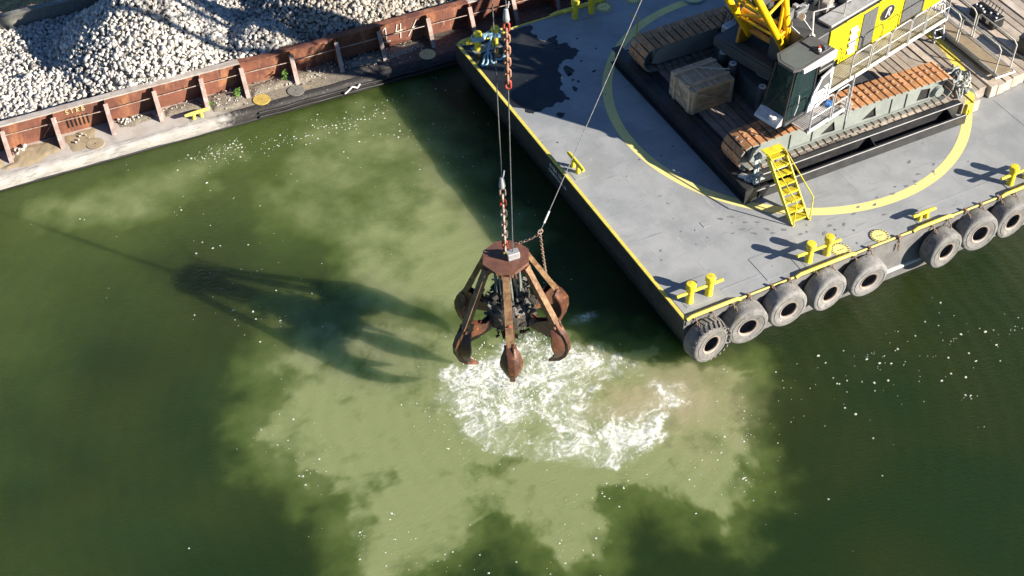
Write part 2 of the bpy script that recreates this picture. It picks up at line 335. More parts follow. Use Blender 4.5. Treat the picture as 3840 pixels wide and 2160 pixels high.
# ------------------------------------------------------------------ water: one sheet to the horizon, fine where the camera sees it
def axis(dense, mid, far):
    a = set()
    def rng(lo, hi, st):
        for k in np.arange(lo, hi + 1e-9, st): a.add(round(float(k), 4))
    rng(mid[0], dense[0] - .01, mid[2]); rng(dense[0], dense[1], dense[2]); rng(dense[1] + .05, mid[1], mid[2])
    for f in far: a.add(f)
    return np.array(sorted(a))
ux = axis((-7.6, .8, .032), (-24, 16, .12), (-900, -300, -100, -50, -32, 24, 40, 80, 300, 900))
vy = axis((-3.2, 4.0, .032), (-13, 18, .12), (-900, -300, -100, -40, -20, 24, 40, 100, 300, 900))
UX, VY = np.meshgrid(ux, vy, indexing='ij')
PL_A = [(-15.8, 15.2), (-14.6, 16.0), (-12.85, 16.0), (-10.5, 15.9), (-8.4, 15.6), (-7.6, 14.6), (-9.2, 13.5), (-10.6, 12.9), (-12.0, 12.5), (-13.6, 13.0), (-15.2, 13.6)]
PL_B = [(-8.9, 12.6), (-7.3, 13.8), (-6.3, 15.4), (-3.78, 15.8), (-1.2, 15.6), (-.8, 11.73), (-1.2, 9.05), (-1.5, 6.6), (-2.8, 4.6), (-4.6, 4.0), (-6.2, 5.0), (-7.4, 6.6), (-7.6, 8.2), (-7.7, 9.59), (-8.5, 10.51)]
PL_C = [(-11.6, 3.67), (-10.79, 4.24), (-10.17, 6.0), (-9.4, 7.2), (-7.92, 6.0), (-6.4, 5.2), (-5.0, 4.2), (-4.2, 3.2), (-2.1, 2.4), (-.6, .9), (.3, -.2), (1.82, -1.05), (.9, -1.8), (.2, -3.3), (-.87, -5.0), (-1.89, -5.35), (-2.6, -4.4), (-3.3, -3.2), (-4.4, -3.2), (-4.5, -4.0), (-5.4, -4.9), (-6.3, -4.6), (-6.9, -3.7), (-6.7, -3.0), (-7.5, -2.6), (-8.7, -2.9), (-10.0, -3.4), (-10.9, -2.6), (-10.75, -1.17), (-10.5, -.29), (-10.95, .83), (-11.33, 1.63), (-11.86, 2.63)]
w1 = fbm(UX * .55, VY * .55, 4, 11) - .5; w2 = fbm(UX * .55, VY * .55, 4, 31) - .5
w3 = fbm(UX * 1.5, VY * 1.5, 5, 51) - .5; w4 = fbm(UX * 1.5, VY * 1.5, 5, 71) - .5
b1_ = 1 - np.abs(2 * fbm(UX * 1.2, VY * 1.2, 5, 411) - 1); b2_ = 1 - np.abs(2 * fbm(UX * 1.2 + 40, VY * 1.2, 5, 431) - 1)
WX = UX + .7 * w1 + .9 * w3 + .75 * (b1_ - .7); WY = VY + .7 * w2 + .9 * w4 + .75 * (b2_ - .7)
fine = fbm(UX * 1.1 + 3, VY * 1.1, 6, 91); big = fbm(UX * .28, VY * .28, 3, 5)
billow = 1 - np.abs(2 * fbm(UX * .9, VY * .9, 5, 131) - 1)
SX = UX + 1.6 * w1 + .55 * w3; SY = VY + 1.6 * w2 + .55 * w4
sA = sstep(sdist(SX, SY, PL_A), -.8, 1.2) * .62 * (.80 + .9 * (fine - .5))
sB = sstep(sdist(SX, SY, PL_B), -1.2, 1.6) * (.56 + .34 * sstep(VY - .5 * UX, 14, 8)) * (.88 + 1.0 * (fine - .5))
dC = sdist(WX, WY, PL_C)
hot = np.exp(-(((UX + 3.4) / 3.6) ** 2 + ((VY + .2) / 2.6) ** 2))
lump = fbm(WX * 1.6, WY * 1.6, 5, 151, .6)
sC = (.52 * sstep(dC, -.16, .30) + .48 * sstep(dC, -.9, .9)) * (.66 + .26 * hot + .12 * sstep(dC, .1, 1.6)) * (.93 + .95 * (fine - .5) + .95 * (lump - .5) + .45 * (billow - .65))
sed = np.maximum(np.maximum(sA, sB), sC)
halo = sstep(dC, -1.7, .3) * .30 * (.45 + 1.1 * fine)
ambient = .10 * sstep(VY - .25 * UX, 0, 7) + .10 * sstep(VY, 5, 13) * sstep(UX, 0, -6) + .10 * (big - .5) * 2 * sstep(VY, -1, 5)
sed = np.clip(np.maximum(sed, ambient + halo), 0, 1.15)
tanp = np.exp(-(((WX + 1.6) / 1.5) ** 2 + ((WY + .55) / .8) ** 2)) * 1.0 + np.exp(-(((WX + .5) / 1.4) ** 2 + ((WY + 1.7) / 1.2) ** 2)) * .8
tanp = np.clip(tanp * (.9 + .9 * (fine - .3)), 0, 1)
def ridge(x, y, o, seed, gain=.55):
    s = np.zeros_like(x); a = 1.0; t = 0
    for k in range(o):
        r = 1 - np.abs(2 * vnoise(x * 2.03 ** k + 7.1 * k, y * 2.03 ** k - 3.3 * k, seed + k) - 1); s += a * r ** 2; t += a; a *= gain
    return s / t
FO = [(-6.3, 3.1), (-6.95, 1.9), (-6.95, .6), (-6.3, -.6), (-5.4, -1.6), (-4.4, -2.2), (-3.3, -2.6), (-2.2, -2.5), (-1.5, -1.9), (-.6, -1.5), (-.15, -.7), (-.6, .1), (-1.2, .9), (-2.1, 1.9), (-2.6, 2.9), (-3.6, 3.3), (-4.8, 3.0)]
qa = fbm(UX * .8, VY * .8, 4, 601) - .5; qb = fbm(UX * .8, VY * .8, 4, 621) - .5
qc = fbm(UX * 2.4, VY * 2.4, 3, 641) - .5; qd = fbm(UX * 2.4, VY * 2.4, 3, 661) - .5
FX = UX + 1.5 * qa + .35 * qc; FV = VY + 1.5 * qb + .35 * qd
dF = sdist(UX + .9 * qa + .5 * qc, VY + .9 * qb + .5 * qd, FO)
G = lambda cx, cy, rx, ry, k: k * np.exp(-(((UX - cx) / rx) ** 2 + ((VY - cy) / ry) ** 2))
dens = .37 + G(-4.9, 1.3, 1.3, 1.3, .34) + G(-5.9, 2.1, .8, .7, .28) + G(-6.2, .3, .55, .5, .30) + G(-4.3, -1.3, .8, .5, .38) + G(-2.3, 1.3, 1.6, .5, .28) + G(-2.7, -1.6, 1.1, .4, .22) + G(-1.0, -.4, .7, .6, .18) + G(-3.7, .3, .55, 1.2, .25) - G(-1.9, -.2, 1.0, .6, .42) - G(-5.0, -.2, .5, .45, .22) - G(-3.4, -1.0, .5, .35, .2)
dens = np.clip(dens, 0, 1) * sstep(dF, -.15, .55)
dens = np.maximum(dens, G(-1.65, 2.85, .50, .22, .62))
patch = fbm(FX * 1.1, FV * 1.1, 5, 681, .6)
loc = np.clip(dens + (patch - .5) * .95 * sstep(dens, .0, .2), 0, .60)
r1 = ridge(FX * 1.3, FV * 1.3, 5, 701, .62); r2 = ridge(FX * 4.8, FV * 4.8, 4, 721, .68); sp = .45 * fbm(UX * 15, VY * 15, 3, 741, .7) + .55 * fbm(FX * 13, FV * 13, 3, 751, .7)
val = .44 * r1 + .42 * r2 + .36 * (sp - .25)
FK = (.40 * sstep(val, .48 - .5 * loc, .98 - .5 * loc) + .60 * sstep(val, .64 - .48 * loc, .90 - .42 * loc)) * sstep(loc, .05, .30)
FK = np.clip(FK * (.60 + .5 * sstep(sp, .3, .65)), 0, 1); foam = dens
ZZ = .010 * (fbm(UX * 1.3 + VY * .3, VY * 2.6, 3, 201) - .5) + sstep(dF, -.5, 1.0) * (.10 * (fbm(UX * 1.4, VY * 1.4, 4, 211) - .45) + .035 * (1 - np.abs(2 * fbm(UX * 2.6, VY * 2.6, 3, 221) - 1) - .5))
far = (UX < -24.01) | (UX > 16.05) | (VY < -13.01) | (VY > 18.05)
ZZ[far] = 0; sed[far] = .06; foam[far] = 0; FK[far] = 0; tanp[far] = 0; ZZ += .006 * FK
nu, nv = UX.shape
me = bpy.data.meshes.new('water'); me.vertices.add(nu * nv)
me.vertices.foreach_set('co', np.stack([UX, VY, ZZ], -1).astype('f').ravel())
idx = np.arange(nu * nv).reshape(nu, nv)
q = np.stack([idx[:-1, :-1], idx[1:, :-1], idx[1:, 1:], idx[:-1, 1:]], -1).reshape(-1, 4)
me.loops.add(q.size); me.loops.foreach_set('vertex_index', q.ravel().astype('i'))
me.polygons.add(len(q)); me.polygons.foreach_set('loop_start', (np.arange(len(q)) * 4).astype('i'))
me.update(calc_edges=True); me.polygons.foreach_set('use_smooth', [True] * len(q))
for nm, arr in (('sed', sed), ('tanmud', tanp), ('foam', foam), ('froth', FK)):
    a = me.attributes.new(nm, 'FLOAT', 'POINT'); a.data.foreach_set('value', arr.astype('f').ravel())
wm = bpy.data.materials.new('river_water'); wm.use_nodes = True; nt = wm.node_tree; b = nt.nodes['Principled BSDF']
pos = N(nt, 'ShaderNodeNewGeometry').outputs['Position']
A_ = lambda n: N(nt, 'ShaderNodeAttribute', attribute_name=n).outputs['Fac']
ss = A_('sed'); ss2 = math_(nt, 'MULTIPLY', ss, math_(nt, 'ADD', .82, math_(nt, 'MULTIPLY', tex(nt, 2.2, 8, .62, .6, pos), .36)))
deep = mixc(nt, ramp(nt, tex(nt, .22, 4, .5, .4, pos), .38, .62), (.0125, .0285, .0065), (.019, .032, .006))
col = mixc(nt, ramp(nt, ss2, 0, .32), deep, (.070, .105, .024))
col = mixc(nt, ramp(nt, ss2, .20, .85), col, (.220, .260, .115))
col = mixc(nt, math_(nt, 'MULTIPLY', A_('tanmud'), .85), col, (.33, .30, .18))
fm = A_('foam')
fk = A_('froth')
milky = math_(nt, 'MULTIPLY', ramp(nt, fm, .1, .7), .30)
col = mixc(nt, milky, col, (.42, .47, .36))
col = mixc(nt, fk, col, (.80, .82, .78))
nt.links.new(col, b.inputs['Base Color'])
nt.links.new(math_(nt, 'ADD', .06, math_(nt, 'MULTIPLY', fk, .6)), b.inputs['Roughness'])
b.inputs['IOR'].default_value = 1.33; b.inputs['Specular IOR Level'].default_value = .5
b.subsurface_method = 'BURLEY'
nt.links.new(math_(nt, 'MULTIPLY', math_(nt, 'SUBTRACT', 1.0, fk), .85), b.inputs['Subsurface Weight'])
b.inputs['Subsurface Radius'].default_value = (.30, .42, .22); b.inputs['Subsurface Scale'].default_value = 5.0
bp = N(nt, 'ShaderNodeBump'); bp.inputs['Distance'].default_value = .06; bp.inputs['Strength'].default_value = .5
rp = N(nt, 'ShaderNodeMapping'); rp.inputs['Rotation'].default_value = (0, 0, R(58)); rp.inputs['Scale'].default_value = (1, 3.2, 1); nt.links.new(pos, rp.inputs['Vector'])
wv = N(nt, 'ShaderNodeTexWave', wave_type='RINGS', rings_direction='SPHERICAL'); wv.inputs['Scale'].default_value = .55; wv.inputs['Distortion'].default_value = 3.0; wv.inputs['Detail'].default_value = 3; wv.inputs['Detail Scale'].default_value = 1.2
wo = N(nt, 'ShaderNodeMapping'); wo.inputs['Location'].default_value = (3.6, -.2, 0); nt.links.new(pos, wo.inputs['Vector']); nt.links.new(wo.outputs[0], wv.inputs['Vector'])
h = math_(nt, 'ADD', math_(nt, 'ADD', math_(nt, 'MULTIPLY', wv.outputs['Fac'], .35), math_(nt, 'MULTIPLY', tex(nt, 5.0, 5, .65, .4, rp.outputs[0]), 1.3)), math_(nt, 'MULTIPLY', fk, .12))
nt.links.new(h, bp.inputs['Height']); nt.links.new(bp.outputs[0], b.inputs['Normal'])
me.materials.append(wm)
tag(link('water', me), 'murky green harbour water with pale sediment clouds and churned foam', None, None, 'structure')

# floating foam flecks
fb = MB(); fl = []
def fleck(x, y, r):
    k = random.randint(6, 9); a0 = random.random() * 6.28; el = random.uniform(.35, 1.0)
    ring = []
    for j in range(k):
        a = a0 + 6.283 * j / k; q_ = r * random.uniform(.65, 1.2); ring.append((x + q_ * math.cos(a), y + q_ * math.sin(a) * el))
    base = [(p[0], p[1], .004) for p in ring]; top = [(x + (p[0] - x) * .7, y + (p[1] - y) * .7, .012 + r * .25) for p in ring]
    fb.add(base + top, [tuple(range(k, 2 * k))] + [(i, (i + 1) % k, k + (i + 1) % k, k + i) for i in range(k)])
def scatter(cx, cy, sx, sy, n, r0=.012, r1=.05):
    for _ in range(n):
        r = r0 + (r1 - r0) * random.random() ** 3.2
        fleck(random.gauss(cx, sx), random.gauss(cy, sy), r)
scatter(-9.7, 7.6, 1.0, 1.4, 45, .01, .045); scatter(-11.3, 2.2, .6, 1.3, 30, .01, .045); scatter(-9.9, -1.9, .8, .9, 40, .008, .04); scatter(-8.8, -3.2, .9, .6, 18, .008, .04)
scatter(-5.9, -4.3, .5, .4, 26, .01, .045); scatter(-4.6, -3.0, .8, .4, 30, .01, .04); scatter(-1.0, -3.9, .7, 1.0, 48, .008, .034); scatter(.6, -2.2, .6, .8, 26, .008, .034)
scatter(3.5, -2.6, 1.4, .6, 26, .01, .035); scatter(6.5, -2.6, 1.8, .7, 44, .012, .06); scatter(8.5, -3.8, 2.2, .8, 30, .012, .06); scatter(3.0, -6.0, 2.5, 1.5, 16, .01, .04)
for (cx, cy) in ((5.2, -2.3), (7.6, -2.9), (9.6, -3.4), (6.6, -4.9), (10.6, -3.0), (-11.2, 1.2), (-9.6, 7.0), (-10.6, -1.4), (-.6, -4.4), (.2, -3.2)): scatter(cx, cy, .16, .09, 7, .012, .04)
scatter(-5, 14.7, 2.0, .3, 150, .012, .04); scatter(-8.7, 15.2, .5, .2, 90, .012, .04); scatter(-2.2, 13.5, 1.0, 1.0, 60, .01, .04); scatter(-1.4, 10.5, .8, 1.8, 30, .01, .035)
scatter(-12, 13.5, 2.0, 1.2, 14); scatter(-8, 11, 2.5, 2, 24); scatter(-14, -1, 2.5, 2.5, 6); scatter(-1.8, 6.5, .7, 1.4, 14, .01, .03); scatter(-7.2, .6, .35, 1.2, 50, .008, .025)
me = fb.mesh('foam_flecks', M['fleck']); tag(link('foam_flecks', me), 'small white foam flecks scattered over the green water', None, None, 'stuff')

# ------------------------------------------------------------------ crane barge
BW = 14.81; BL = 46.0
barge = thing('deck_barge', 'flat grey steel deck barge with yellow trimmed edges carrying the crawler crane', 'barge', (0, 0, 0))
hb = MB(); hb.mi = 0
prof = [(0.0, D - .012), (0.0, D - .62), (.05, D - .78), (.16, D - 1.05), (.49, 0.0), (1.3, -.8), (BL, -.8), (BL, D - .012)]
k = len(prof)
vs = [(x, 0, z) for x, z in prof] + [(x, BW, z) for x, z in prof]
hb.mi = 1; hb.add(vs, [tuple(range(k))]); hb.mi = 0
hb.add(vs, [tuple(range(2 * k - 1, k - 1, -1))] + [(i, k + i, k + (i + 1) % k, (i + 1) % k) for i in range(k)])
hull = hb.build('hull', [M['hull_dark'], M['hull_side']], barge)
# weld seams and rub band proud of the side
rb = MB(); rb.box((23, -.02, D - .10), (45.9, .05, .16)); rb.build('rub_band', M['hull_side'], barge)
rb = MB(); rb.box((7.6, -.03, .42), (3.2, .06, .10), rz=R(.6)); rb.build('rub_band', M['steel_white'], barge)
dk = MB(); dk.sheet([(0, 0), (BL, 0), (BL, BW), (0, BW)], D); dk.build('deck', M['deck'], barge)
# thin doubler plates and hatch outlines
def plate(poly, z=D, t=.012, m='deck', name='deck_plate'):
    p = MB(); p.prism(poly, 'z', z + .003, z + t); return p.build(name, M[m], barge)
plate([(3.02, 1.27), (3.02, .27), (3.95, .27), (3.95, 1.27)]); plate([(.15, .2), (1.52, .2), (1.52, 1.32), (.15, 1.32)])
plate([(4.15, .15), (5.55, .15), (5.55, .75), (4.15, .75)]); plate([(2.6, 3.02), (2.84, 3.02), (2.84, 3.26), (2.6, 3.26)])
plate([(.22, 6.68), (.72, 6.68), (.72, 7.6), (.22, 7.6)]); plate([(1.6, .55), (3.0, .55), (3.0, .60), (1.6, .60)], t=.008)
plate([(5.6, .72), (11.9, .72), (11.9, .745), (5.6, .745)], t=.008)
for (x, y0, y1) in ((14.5, .9, 3.9),):
    plate([(x, y0), (x + .025, y0), (x + .025, y1), (x, y1)], t=.007)
# swing circle painted on the deck
rg = MB(); n = 160
vs = []; fs = []
for i in range(n):
    a = 2 * math.pi * i / n
    for r_ in (5.765, 6.095): vs.append((8.61 + r_ * math.cos(a), 7.41 + r_ * math.sin(a), D + .004))
for i in range(n):
    j = (i + 1) % n; fs.append((2 * i, 2 * i + 1, 2 * j + 1, 2 * j))
rg.add(vs, fs); tag(rg.build('swing_circle', M['ringpaint'], barge), 'yellow circle painted round the crane')
# wet patch
PUD = [(2.21, 14.68), (2.85, 14.65), (2.69, 14.2), (2.8, 13.68), (3.37, 13.71), (3.21, 13.34), (3.03, 13.23), (3.46, 13.08), (3.6, 12.56), (3.17, 12.2), (2.57, 12.25), (2.48, 11.8), (2.24, 11.43), (2.26, 11.11), (2.01, 10.94), (2.02, 10.27), (1.11, 10.32), (.59, 10.18), (.38, 10.4), (.39, 10.63), (.15, 10.81), (.13, 11.9), (.13, 13.02), (.13, 14.04), (.13, 14.6), (.6, 14.66), (1.33, 14.68)]
pp = []
for i in range(len(PUD)):
    a_ = Vector(PUD[i]); b_ = Vector(PUD[(i + 1) % len(PUD)]); st = max(2, int((b_ - a_).length / .07)); nn = Vector((-(b_ - a_).y, (b_ - a_).x)).normalized()
    edge = min(a_.x, b_.x) < .2 or min(a_.y, b_.y) > 14.5
    for t_ in range(st):
        p_ = a_.lerp(b_, t_ / st)
        if not edge: p_ += nn * (noise.fractal(Vector((p_.x * 3, p_.y * 3, 1)), .8, 2.2, 4) * .16)
        pp.append((p_.x, p_.y))
pd = MB(); pd.sheet(pp, D + .004)
for (x, y, rx, ry) in ((2.75, 11.75, .16, .3), (2.62, 11.2, .06, .05), (2.75, 11.05, .05, .07), (2.45, 10.75, .08, .14), (1.35, 9.75, .14, .12), (3.4, 12.0, .05, .05), (3.9, 13.2, .04, .05), (4.2, 12.4, .04, .04), (3.5, 11.3, .09, .05), (2.66, 11.5, .1, .07), (3.0, 13.0, .05, .03)):
    pd.sheet([(x + rx * math.cos(a) * (1 + .25 * math.sin(3 * a + x)), y + ry * math.sin(a) * (1 + .25 * math.cos(2 * a + y))) for a in [6.283 * j / 14 for j in range(14)]], D + .004)
tag(pd.build('wet_patch', M['wet'], barge), 'dark wet patch with ragged edge on the deck', kind='stuff')
# footprints and spots
fp = MB()
def foot(x, y, a, s=1.0):
    c_, s_ = math.cos(a), math.sin(a)
    pts = [(.11 * math.cos(q) * (1 + .18 * math.sin(2 * q + x * 9)), .055 * math.sin(q) * (1 + .3 * math.cos(3 * q + y * 7))) for q in [6.283 * j / 12 for j in range(12)]]
    fp.sheet([(x + (px_ * c_ - py_ * s_) * s, y + (px_ * s_ + py_ * c_) * s) for px_, py_ in pts], D + .0065)
walks = [[(3.3, 2.5), (4.4, 1.95), (5.0, 1.55), (5.6, 1.45)], [(5.7, 1.25), (6.4, 1.3), (7.0, 1.55), (7.8, 1.6), (8.6, 1.75), (9.6, 1.9), (10.4, 2.0), (11.3, 2.3)], [(7.8, 1.1), (8.4, 1.2)], [(10.0, 2.7), (10.3, 3.0)], [(3.3, 3.2), (3.9, 2.7), (4.6, 1.75)]]
for wk in walks:
    for (a_, b_) in zip(wk[:-1], wk[1:]):
        a_, b_ = Vector(a_), Vector(b_); L_ = (b_ - a_).length; ang = math.atan2(b_.y - a_.y, b_.x - a_.x)
        for t_ in range(max(1, int(L_ / .33))):
            p_ = a_.lerp(b_, t_ * .33 / L_); sd_ = .09 * (1 if t_ % 2 else -1)
            foot(p_.x - math.sin(ang) * sd_ + random.uniform(-.04, .04), p_.y + math.cos(ang) * sd_, ang + random.uniform(-.4, .4), random.uniform(.55, .9))
for _ in range(40):
    x, y = random.uniform(.4, 12), random.uniform(.8, 3.2)
    if random.random() < .5: x, y = random.uniform(.4, 4.0), random.uniform(2, 13)
    foot(x, y, random.random() * 6, random.uniform(.15, .5))
tag(fp.build('footprints', M['stain'], barge), 'dark footprints and spots scattered on the deck', kind='stuff')
# edges: painted bar along the end, pipe guards along both sides
eb = MB(); eb.box((.05, BW / 2, D + .02), (.10, BW - .1, .04)); eb.build('edge_bar', M['edge_yellow'], barge)
for y in (.03, BW - .05):
    eb = MB(); eb.tube([(.1, y, D + .01), (BL - .1, y, D + .01)], .034, 6); eb.build('edge_bar', M['edge_yellow'], barge)
def guard(x0, x1, y, r=.06):
    p = MB(); e = .16
    p.tube([(x0, y, D + .02), (x0 + e, y, D + .085), (x1 - e, y, D + .085), (x1, y, D + .02)], r, 8); p.build('pipe_guard', M['edge_yellow'], barge, smooth=50)
for x0, x1 in ((.08, 1.9), (3.82, 5.95), (8.1, 9.6), (11.5, 14.0)): guard(x0, x1, .0)
for x0, x1 in ((.08, 1.95), (3.7, 5.9)): guard(x0, x1, BW - .05)
# clamps where the tyre chains are made fast
# bollards
def make_bollard():
    root = bpy.data.objects.new('bollard', None); COL.objects.link(root); root.parent = barge; root.empty_display_size = .2
    base = MB(); base.box((0, 0, .012), (1.05, .42, .018)); base.build('base_plate', M['deck'], root)
    for sx in (-.33, .33):
        p = MB(); p.lathe([(.001, 0), (.125, 0), (.115, .06), (.11, .50), (.11, .56), (.145, .565), (.15, .58), (.15, .70), (.135, .735), (.001, .745)], 20)
        p.v = [(x + sx, y, z) for x, y, z in p.v]; p.build('post', M['yellow'], root, smooth=35)
    c_ = MB(); c_.tube([(-.78, 0, .40), (.78, 0, .40)], .052, 10); c_.build('crossbar', M['yellow'], root, smooth=40)
    return root
b0 = make_bollard(); b0.location = (.86, .59, D)
for (x, y) in ((4.87, .40), (12.47, .36), (4.76, 14.31), (.86, 14.16)):
    b1 = copy_tree(b0, barge); b1.location = (x, y, D)
# horn cleats
def cleat(c_, rz, L_, parent, zz=D, h=.34, m='yellow'):
    root = bpy.data.objects.new('cleat', None); COL.objects.link(root); root.parent = parent; root.location = (*c_, zz); root.rotation_euler = (0, 0, rz); root.empty_display_size = .2
    p = MB(); p.tube([(-L_ / 2, 0, h), (-L_ * .3, 0, h + .01), (L_ * .3, 0, h + .01), (L_ / 2, 0, h)], [.05, .065, .065, .05], 10); p.build('horn', M[m], root, smooth=40)
    for sx in (-.16, .16):
        p = MB(); p.cyl((sx * L_, 0, 0), (sx * L_ * .9, 0, h), .075, .06, 12); p.build('leg', M[m], root, smooth=40)
    p = MB(); p.box((0, 0, .008), (L_ * .62, .3, .012)); p.build('base_plate', M[m if m == 'yellow' and zz != D else 'deck'], root)
    return root
cleat((.45, 7.12), R(90), 1.0, barge); cleat((8.72, .33), 0, .85, barge, h=.26)
# manhole covers
def cover(c_, r_, parent, z, m='ringpaint', bolts=True):
    p = MB(); p.cyl((0, 0, .005), (0, 0, .028), r_, r_ * .985, 32); o = p.build('manhole_cover', M[m], parent, loc=(*c_, z))
    if bolts:
        q_ = MB()
        for j in range(18):
            a = 6.283 * j / 18; q_.cyl((r_ * .87 * math.cos(a), r_ * .87 * math.sin(a), .029), (r_ * .87 * math.cos(a), r_ * .87 * math.sin(a), .05), .018, n=6)
        tag(q_.build('bolts', M['black'], o), kind='stuff')
        q_ = MB()
        for j in range(3): q_.box((-.08 + .08 * j, random.uniform(-.02, .02), .031), (.05, .02, .004), rz=random.uniform(-.5, .5))
        tag(q_.build('lettering', M['black'], o), kind='stuff')
    return o
for c_ in ((7.08, .30), (5.67, .34), (5.66, 14.40), (6.85, 14.36)): cover(c_, .29, barge, D)
# port of registry lettering on the dark end
for body, sz, y, z in (('RYBA 106', .20, 7.55, D - .24), ('CHEBOYGAN  MI', .15, 7.45, D - .45)):
    me = text_mesh(body, sz, M['white']); me.transform(Matrix.Rotation(R(90), 4, 'X')); me.transform(Matrix.Rotation(R(-90), 4, 'Z'))
    link('lettering', me, barge, (-.006, y, z))

# ------------------------------------------------------------------ tyre fenders
def make_tyre(m, lugs=False):
    tm = MB(); a_, b_ = .25, .63
    prof = [(.33, .12), (.285, .07), (.30, .03), (.34, .012), (.42, .004), (.46, -.008), (.55, -.004), (.60, .006), (.628, .022), (.65, .06), (.656, .15), (.658, .27), (.656, .39), (.65, .48), (.628, .518), (.60, .534), (.55, .544), (.46, .548), (.34, .53), (.285, .47), (.33, .42), (.46, .38), (.55, .27), (.46, .16)]
    tm.lathe(prof, 40, Matrix.Rotation(R(-90), 4, 'X'))
    return tm.mesh('tyre', M[m], 40)
t_me = [make_tyre('rubber'), make_tyre('rubber_dark')]
lug = MB()
for j in range(26):
    a = 6.283 * j / 26
    Mx = Matrix.Rotation(a, 4, 'Y') @ Matrix.Translation((0, 0, .655))
    for s_ in (-1, 1): lug.box((s_ * .02, .25 + s_ * .12, 0), (.075, .23, .035), Mx, rz=s_ * .35)
lug_me = lug.mesh('tread', M['rubber_dark'])
bead_ = MB(); bead_.lathe([(.262, .05), (.268, .022), (.30, .008), (.325, .002), (.318, .028), (.285, .05), (.272, .075)], 40, Matrix.Rotation(R(-90), 4, 'X')); bead_me = bead_.mesh('bead', M['bead_grey'], 40)
ridge_ = MB(); ridge_.lathe([(.50, -.012), (.505, -.020), (.515, -.020), (.52, -.010), (.51, .0)], 40, Matrix.Rotation(R(-90), 4, 'X')); ridge_me = ridge_.mesh('sidewall_rib', M['rubber'], 40)
grv = MB()
for r_ in (.36, .44, .52): grv.lathe([(r_ - .008, -.016), (r_, -.026), (r_ + .008, -.016), (r_, -.006)], 40, Matrix.Rotation(R(-90), 4, 'X') @ Matrix.Translation((0, 0, .016)))
def link_mesh_pts(L_, r_, w): # stadium link in the x-z plane
    out = []; h = L_ / 2 - w
    for j in range(7): a = math.pi * j / 6; out.append((w * math.cos(a), 0, h + w * math.sin(a)))
    for j in range(7): a = math.pi + math.pi * j / 6; out.append((w * math.cos(a), 0, -h + w * math.sin(a)))
    return out
def chain_mb(mb, a, b, L_=.11, r_=.012, w=.028, sag=0.0):
    a, b = Vector(a), Vector(b); d = b - a; n_ = max(2, int(d.length / (L_ * .74))); 
    for i in range(n_):
        t_ = (i + .5) / n_; p = a + d * t_ + Vector((0, 0, -sag * 4 * t_ * (1 - t_)))
        q_ = d.to_track_quat('Z', 'Y').to_matrix().to_4x4()
        mb.tube(link_mesh_pts(L_, r_, w), r_, 6, True, Matrix.Translation(p) @ q_ @ Matrix.Rotation(R(90) * (i % 2) + .3, 4, 'Z'))
TY = [(.62, 1.06, 1.0, 'chunky worn tread at the near barge corner'), (1.88, 1.13, 1.04, 'second from the near barge corner'), (3.28, 1.19, 1.03, 'third from the near barge corner'),
      (4.75, 1.18, 1.0, 'below the twin yellow bollards amidships'), (6.17, 1.08, 1.03, 'just left of the bare hull stretch'), (9.09, 1.02, 1.0, 'just right of the bare hull stretch'),
      (10.39, 1.16, 1.02, 'second right of the bare hull stretch'), (11.69, 1.13, 1.0, 'cut by the right edge of the picture')]
for i, (x, z, sc, wh) in enumerate(TY):
    t = thing('tyre_fender', 'grey dusty tyre fender hung on chains, ' + wh, 'tyre', (x, -.62, z), 0, 'tyre fenders along the near side of the barge')
    o = link('tyre', t_me[1 if i == 0 else 0], t); o.scale = (sc, 1, sc * random.uniform(.97, 1.0)); o.rotation_euler = (random.uniform(-.02, .08), random.uniform(0, 6), random.uniform(-.09, .09)); o.location = (0, random.uniform(0, .05), 0)
    for nm_, me_ in (('bead', bead_me), ('sidewall_rib', ridge_me)): link(nm_, me_, o)
    if i == 0: link('tread', lug_me, t)
    for s_ in (-1, 1):
        cm = MB(); chain_mb(cm, (s_ * .30, .60, D - z + .06), (s_ * .27, .30, .55)); tag(cm.build('chain', M['chain'], t), kind='stuff')
        cm = MB(); cm.box((s_ * .30, .64, D - z + .05), (.07, .12, .09), rz=.2); cm.build('shackle', M['chain'], t)
# spare chains on the bare stretch
t = thing('hanging_chain', 'short rusty chain hanging down the bare stretch of hull', 'chain', (7.55, -.05, D))
cm = MB(); chain_mb(cm, (0, 0, .05), (.02, -.04, -.45)); tag(cm.build('chain', M['chain'], t), kind='stuff')
cm = MB(); cm.box((0, .03, .05), (.08, .12, .1)); cm.build('shackle', M['chain'], t)

# ------------------------------------------------------------------ steel frame and timbers under the crane
def ibeam(mb, a, b, h, w, tf=.03, tw=.03):
    a, b = Vector(a), Vector(b)
    up_ = Vector((0, 0, 1))
    mb.beam(a + up_ * (tf / 2), b + up_ * (tf / 2), w, tf); mb.beam(a + up_ * (h - tf / 2), b + up_ * (h - tf / 2), w, tf)
    mb.beam(a + up_ * (h / 2), b + up_ * (h / 2), tw, h - 2 * tf)
fr = thing('crane_mat_frame', 'black steel beam frame holding the timbers under the crane tracks', 'steel frame', (8.6, 7.41, D + .006))
def fpart(fn, name, m='black_steel'):
    mb = MB(); fn(mb); mb.v = [(x - 8.6, y - 7.41, z) for x, y, z in mb.v]; return mb.build(name, M[m], fr)
fpart(lambda m: ibeam(m, (4.42, 3.36, 0), (4.42, 11.46, 0), .60, .36), 'end_beam')
fpart(lambda m: ibeam(m, (4.78, 3.9, .08), (4.78, 10.95, .08), .46, .24), 'end_beam')
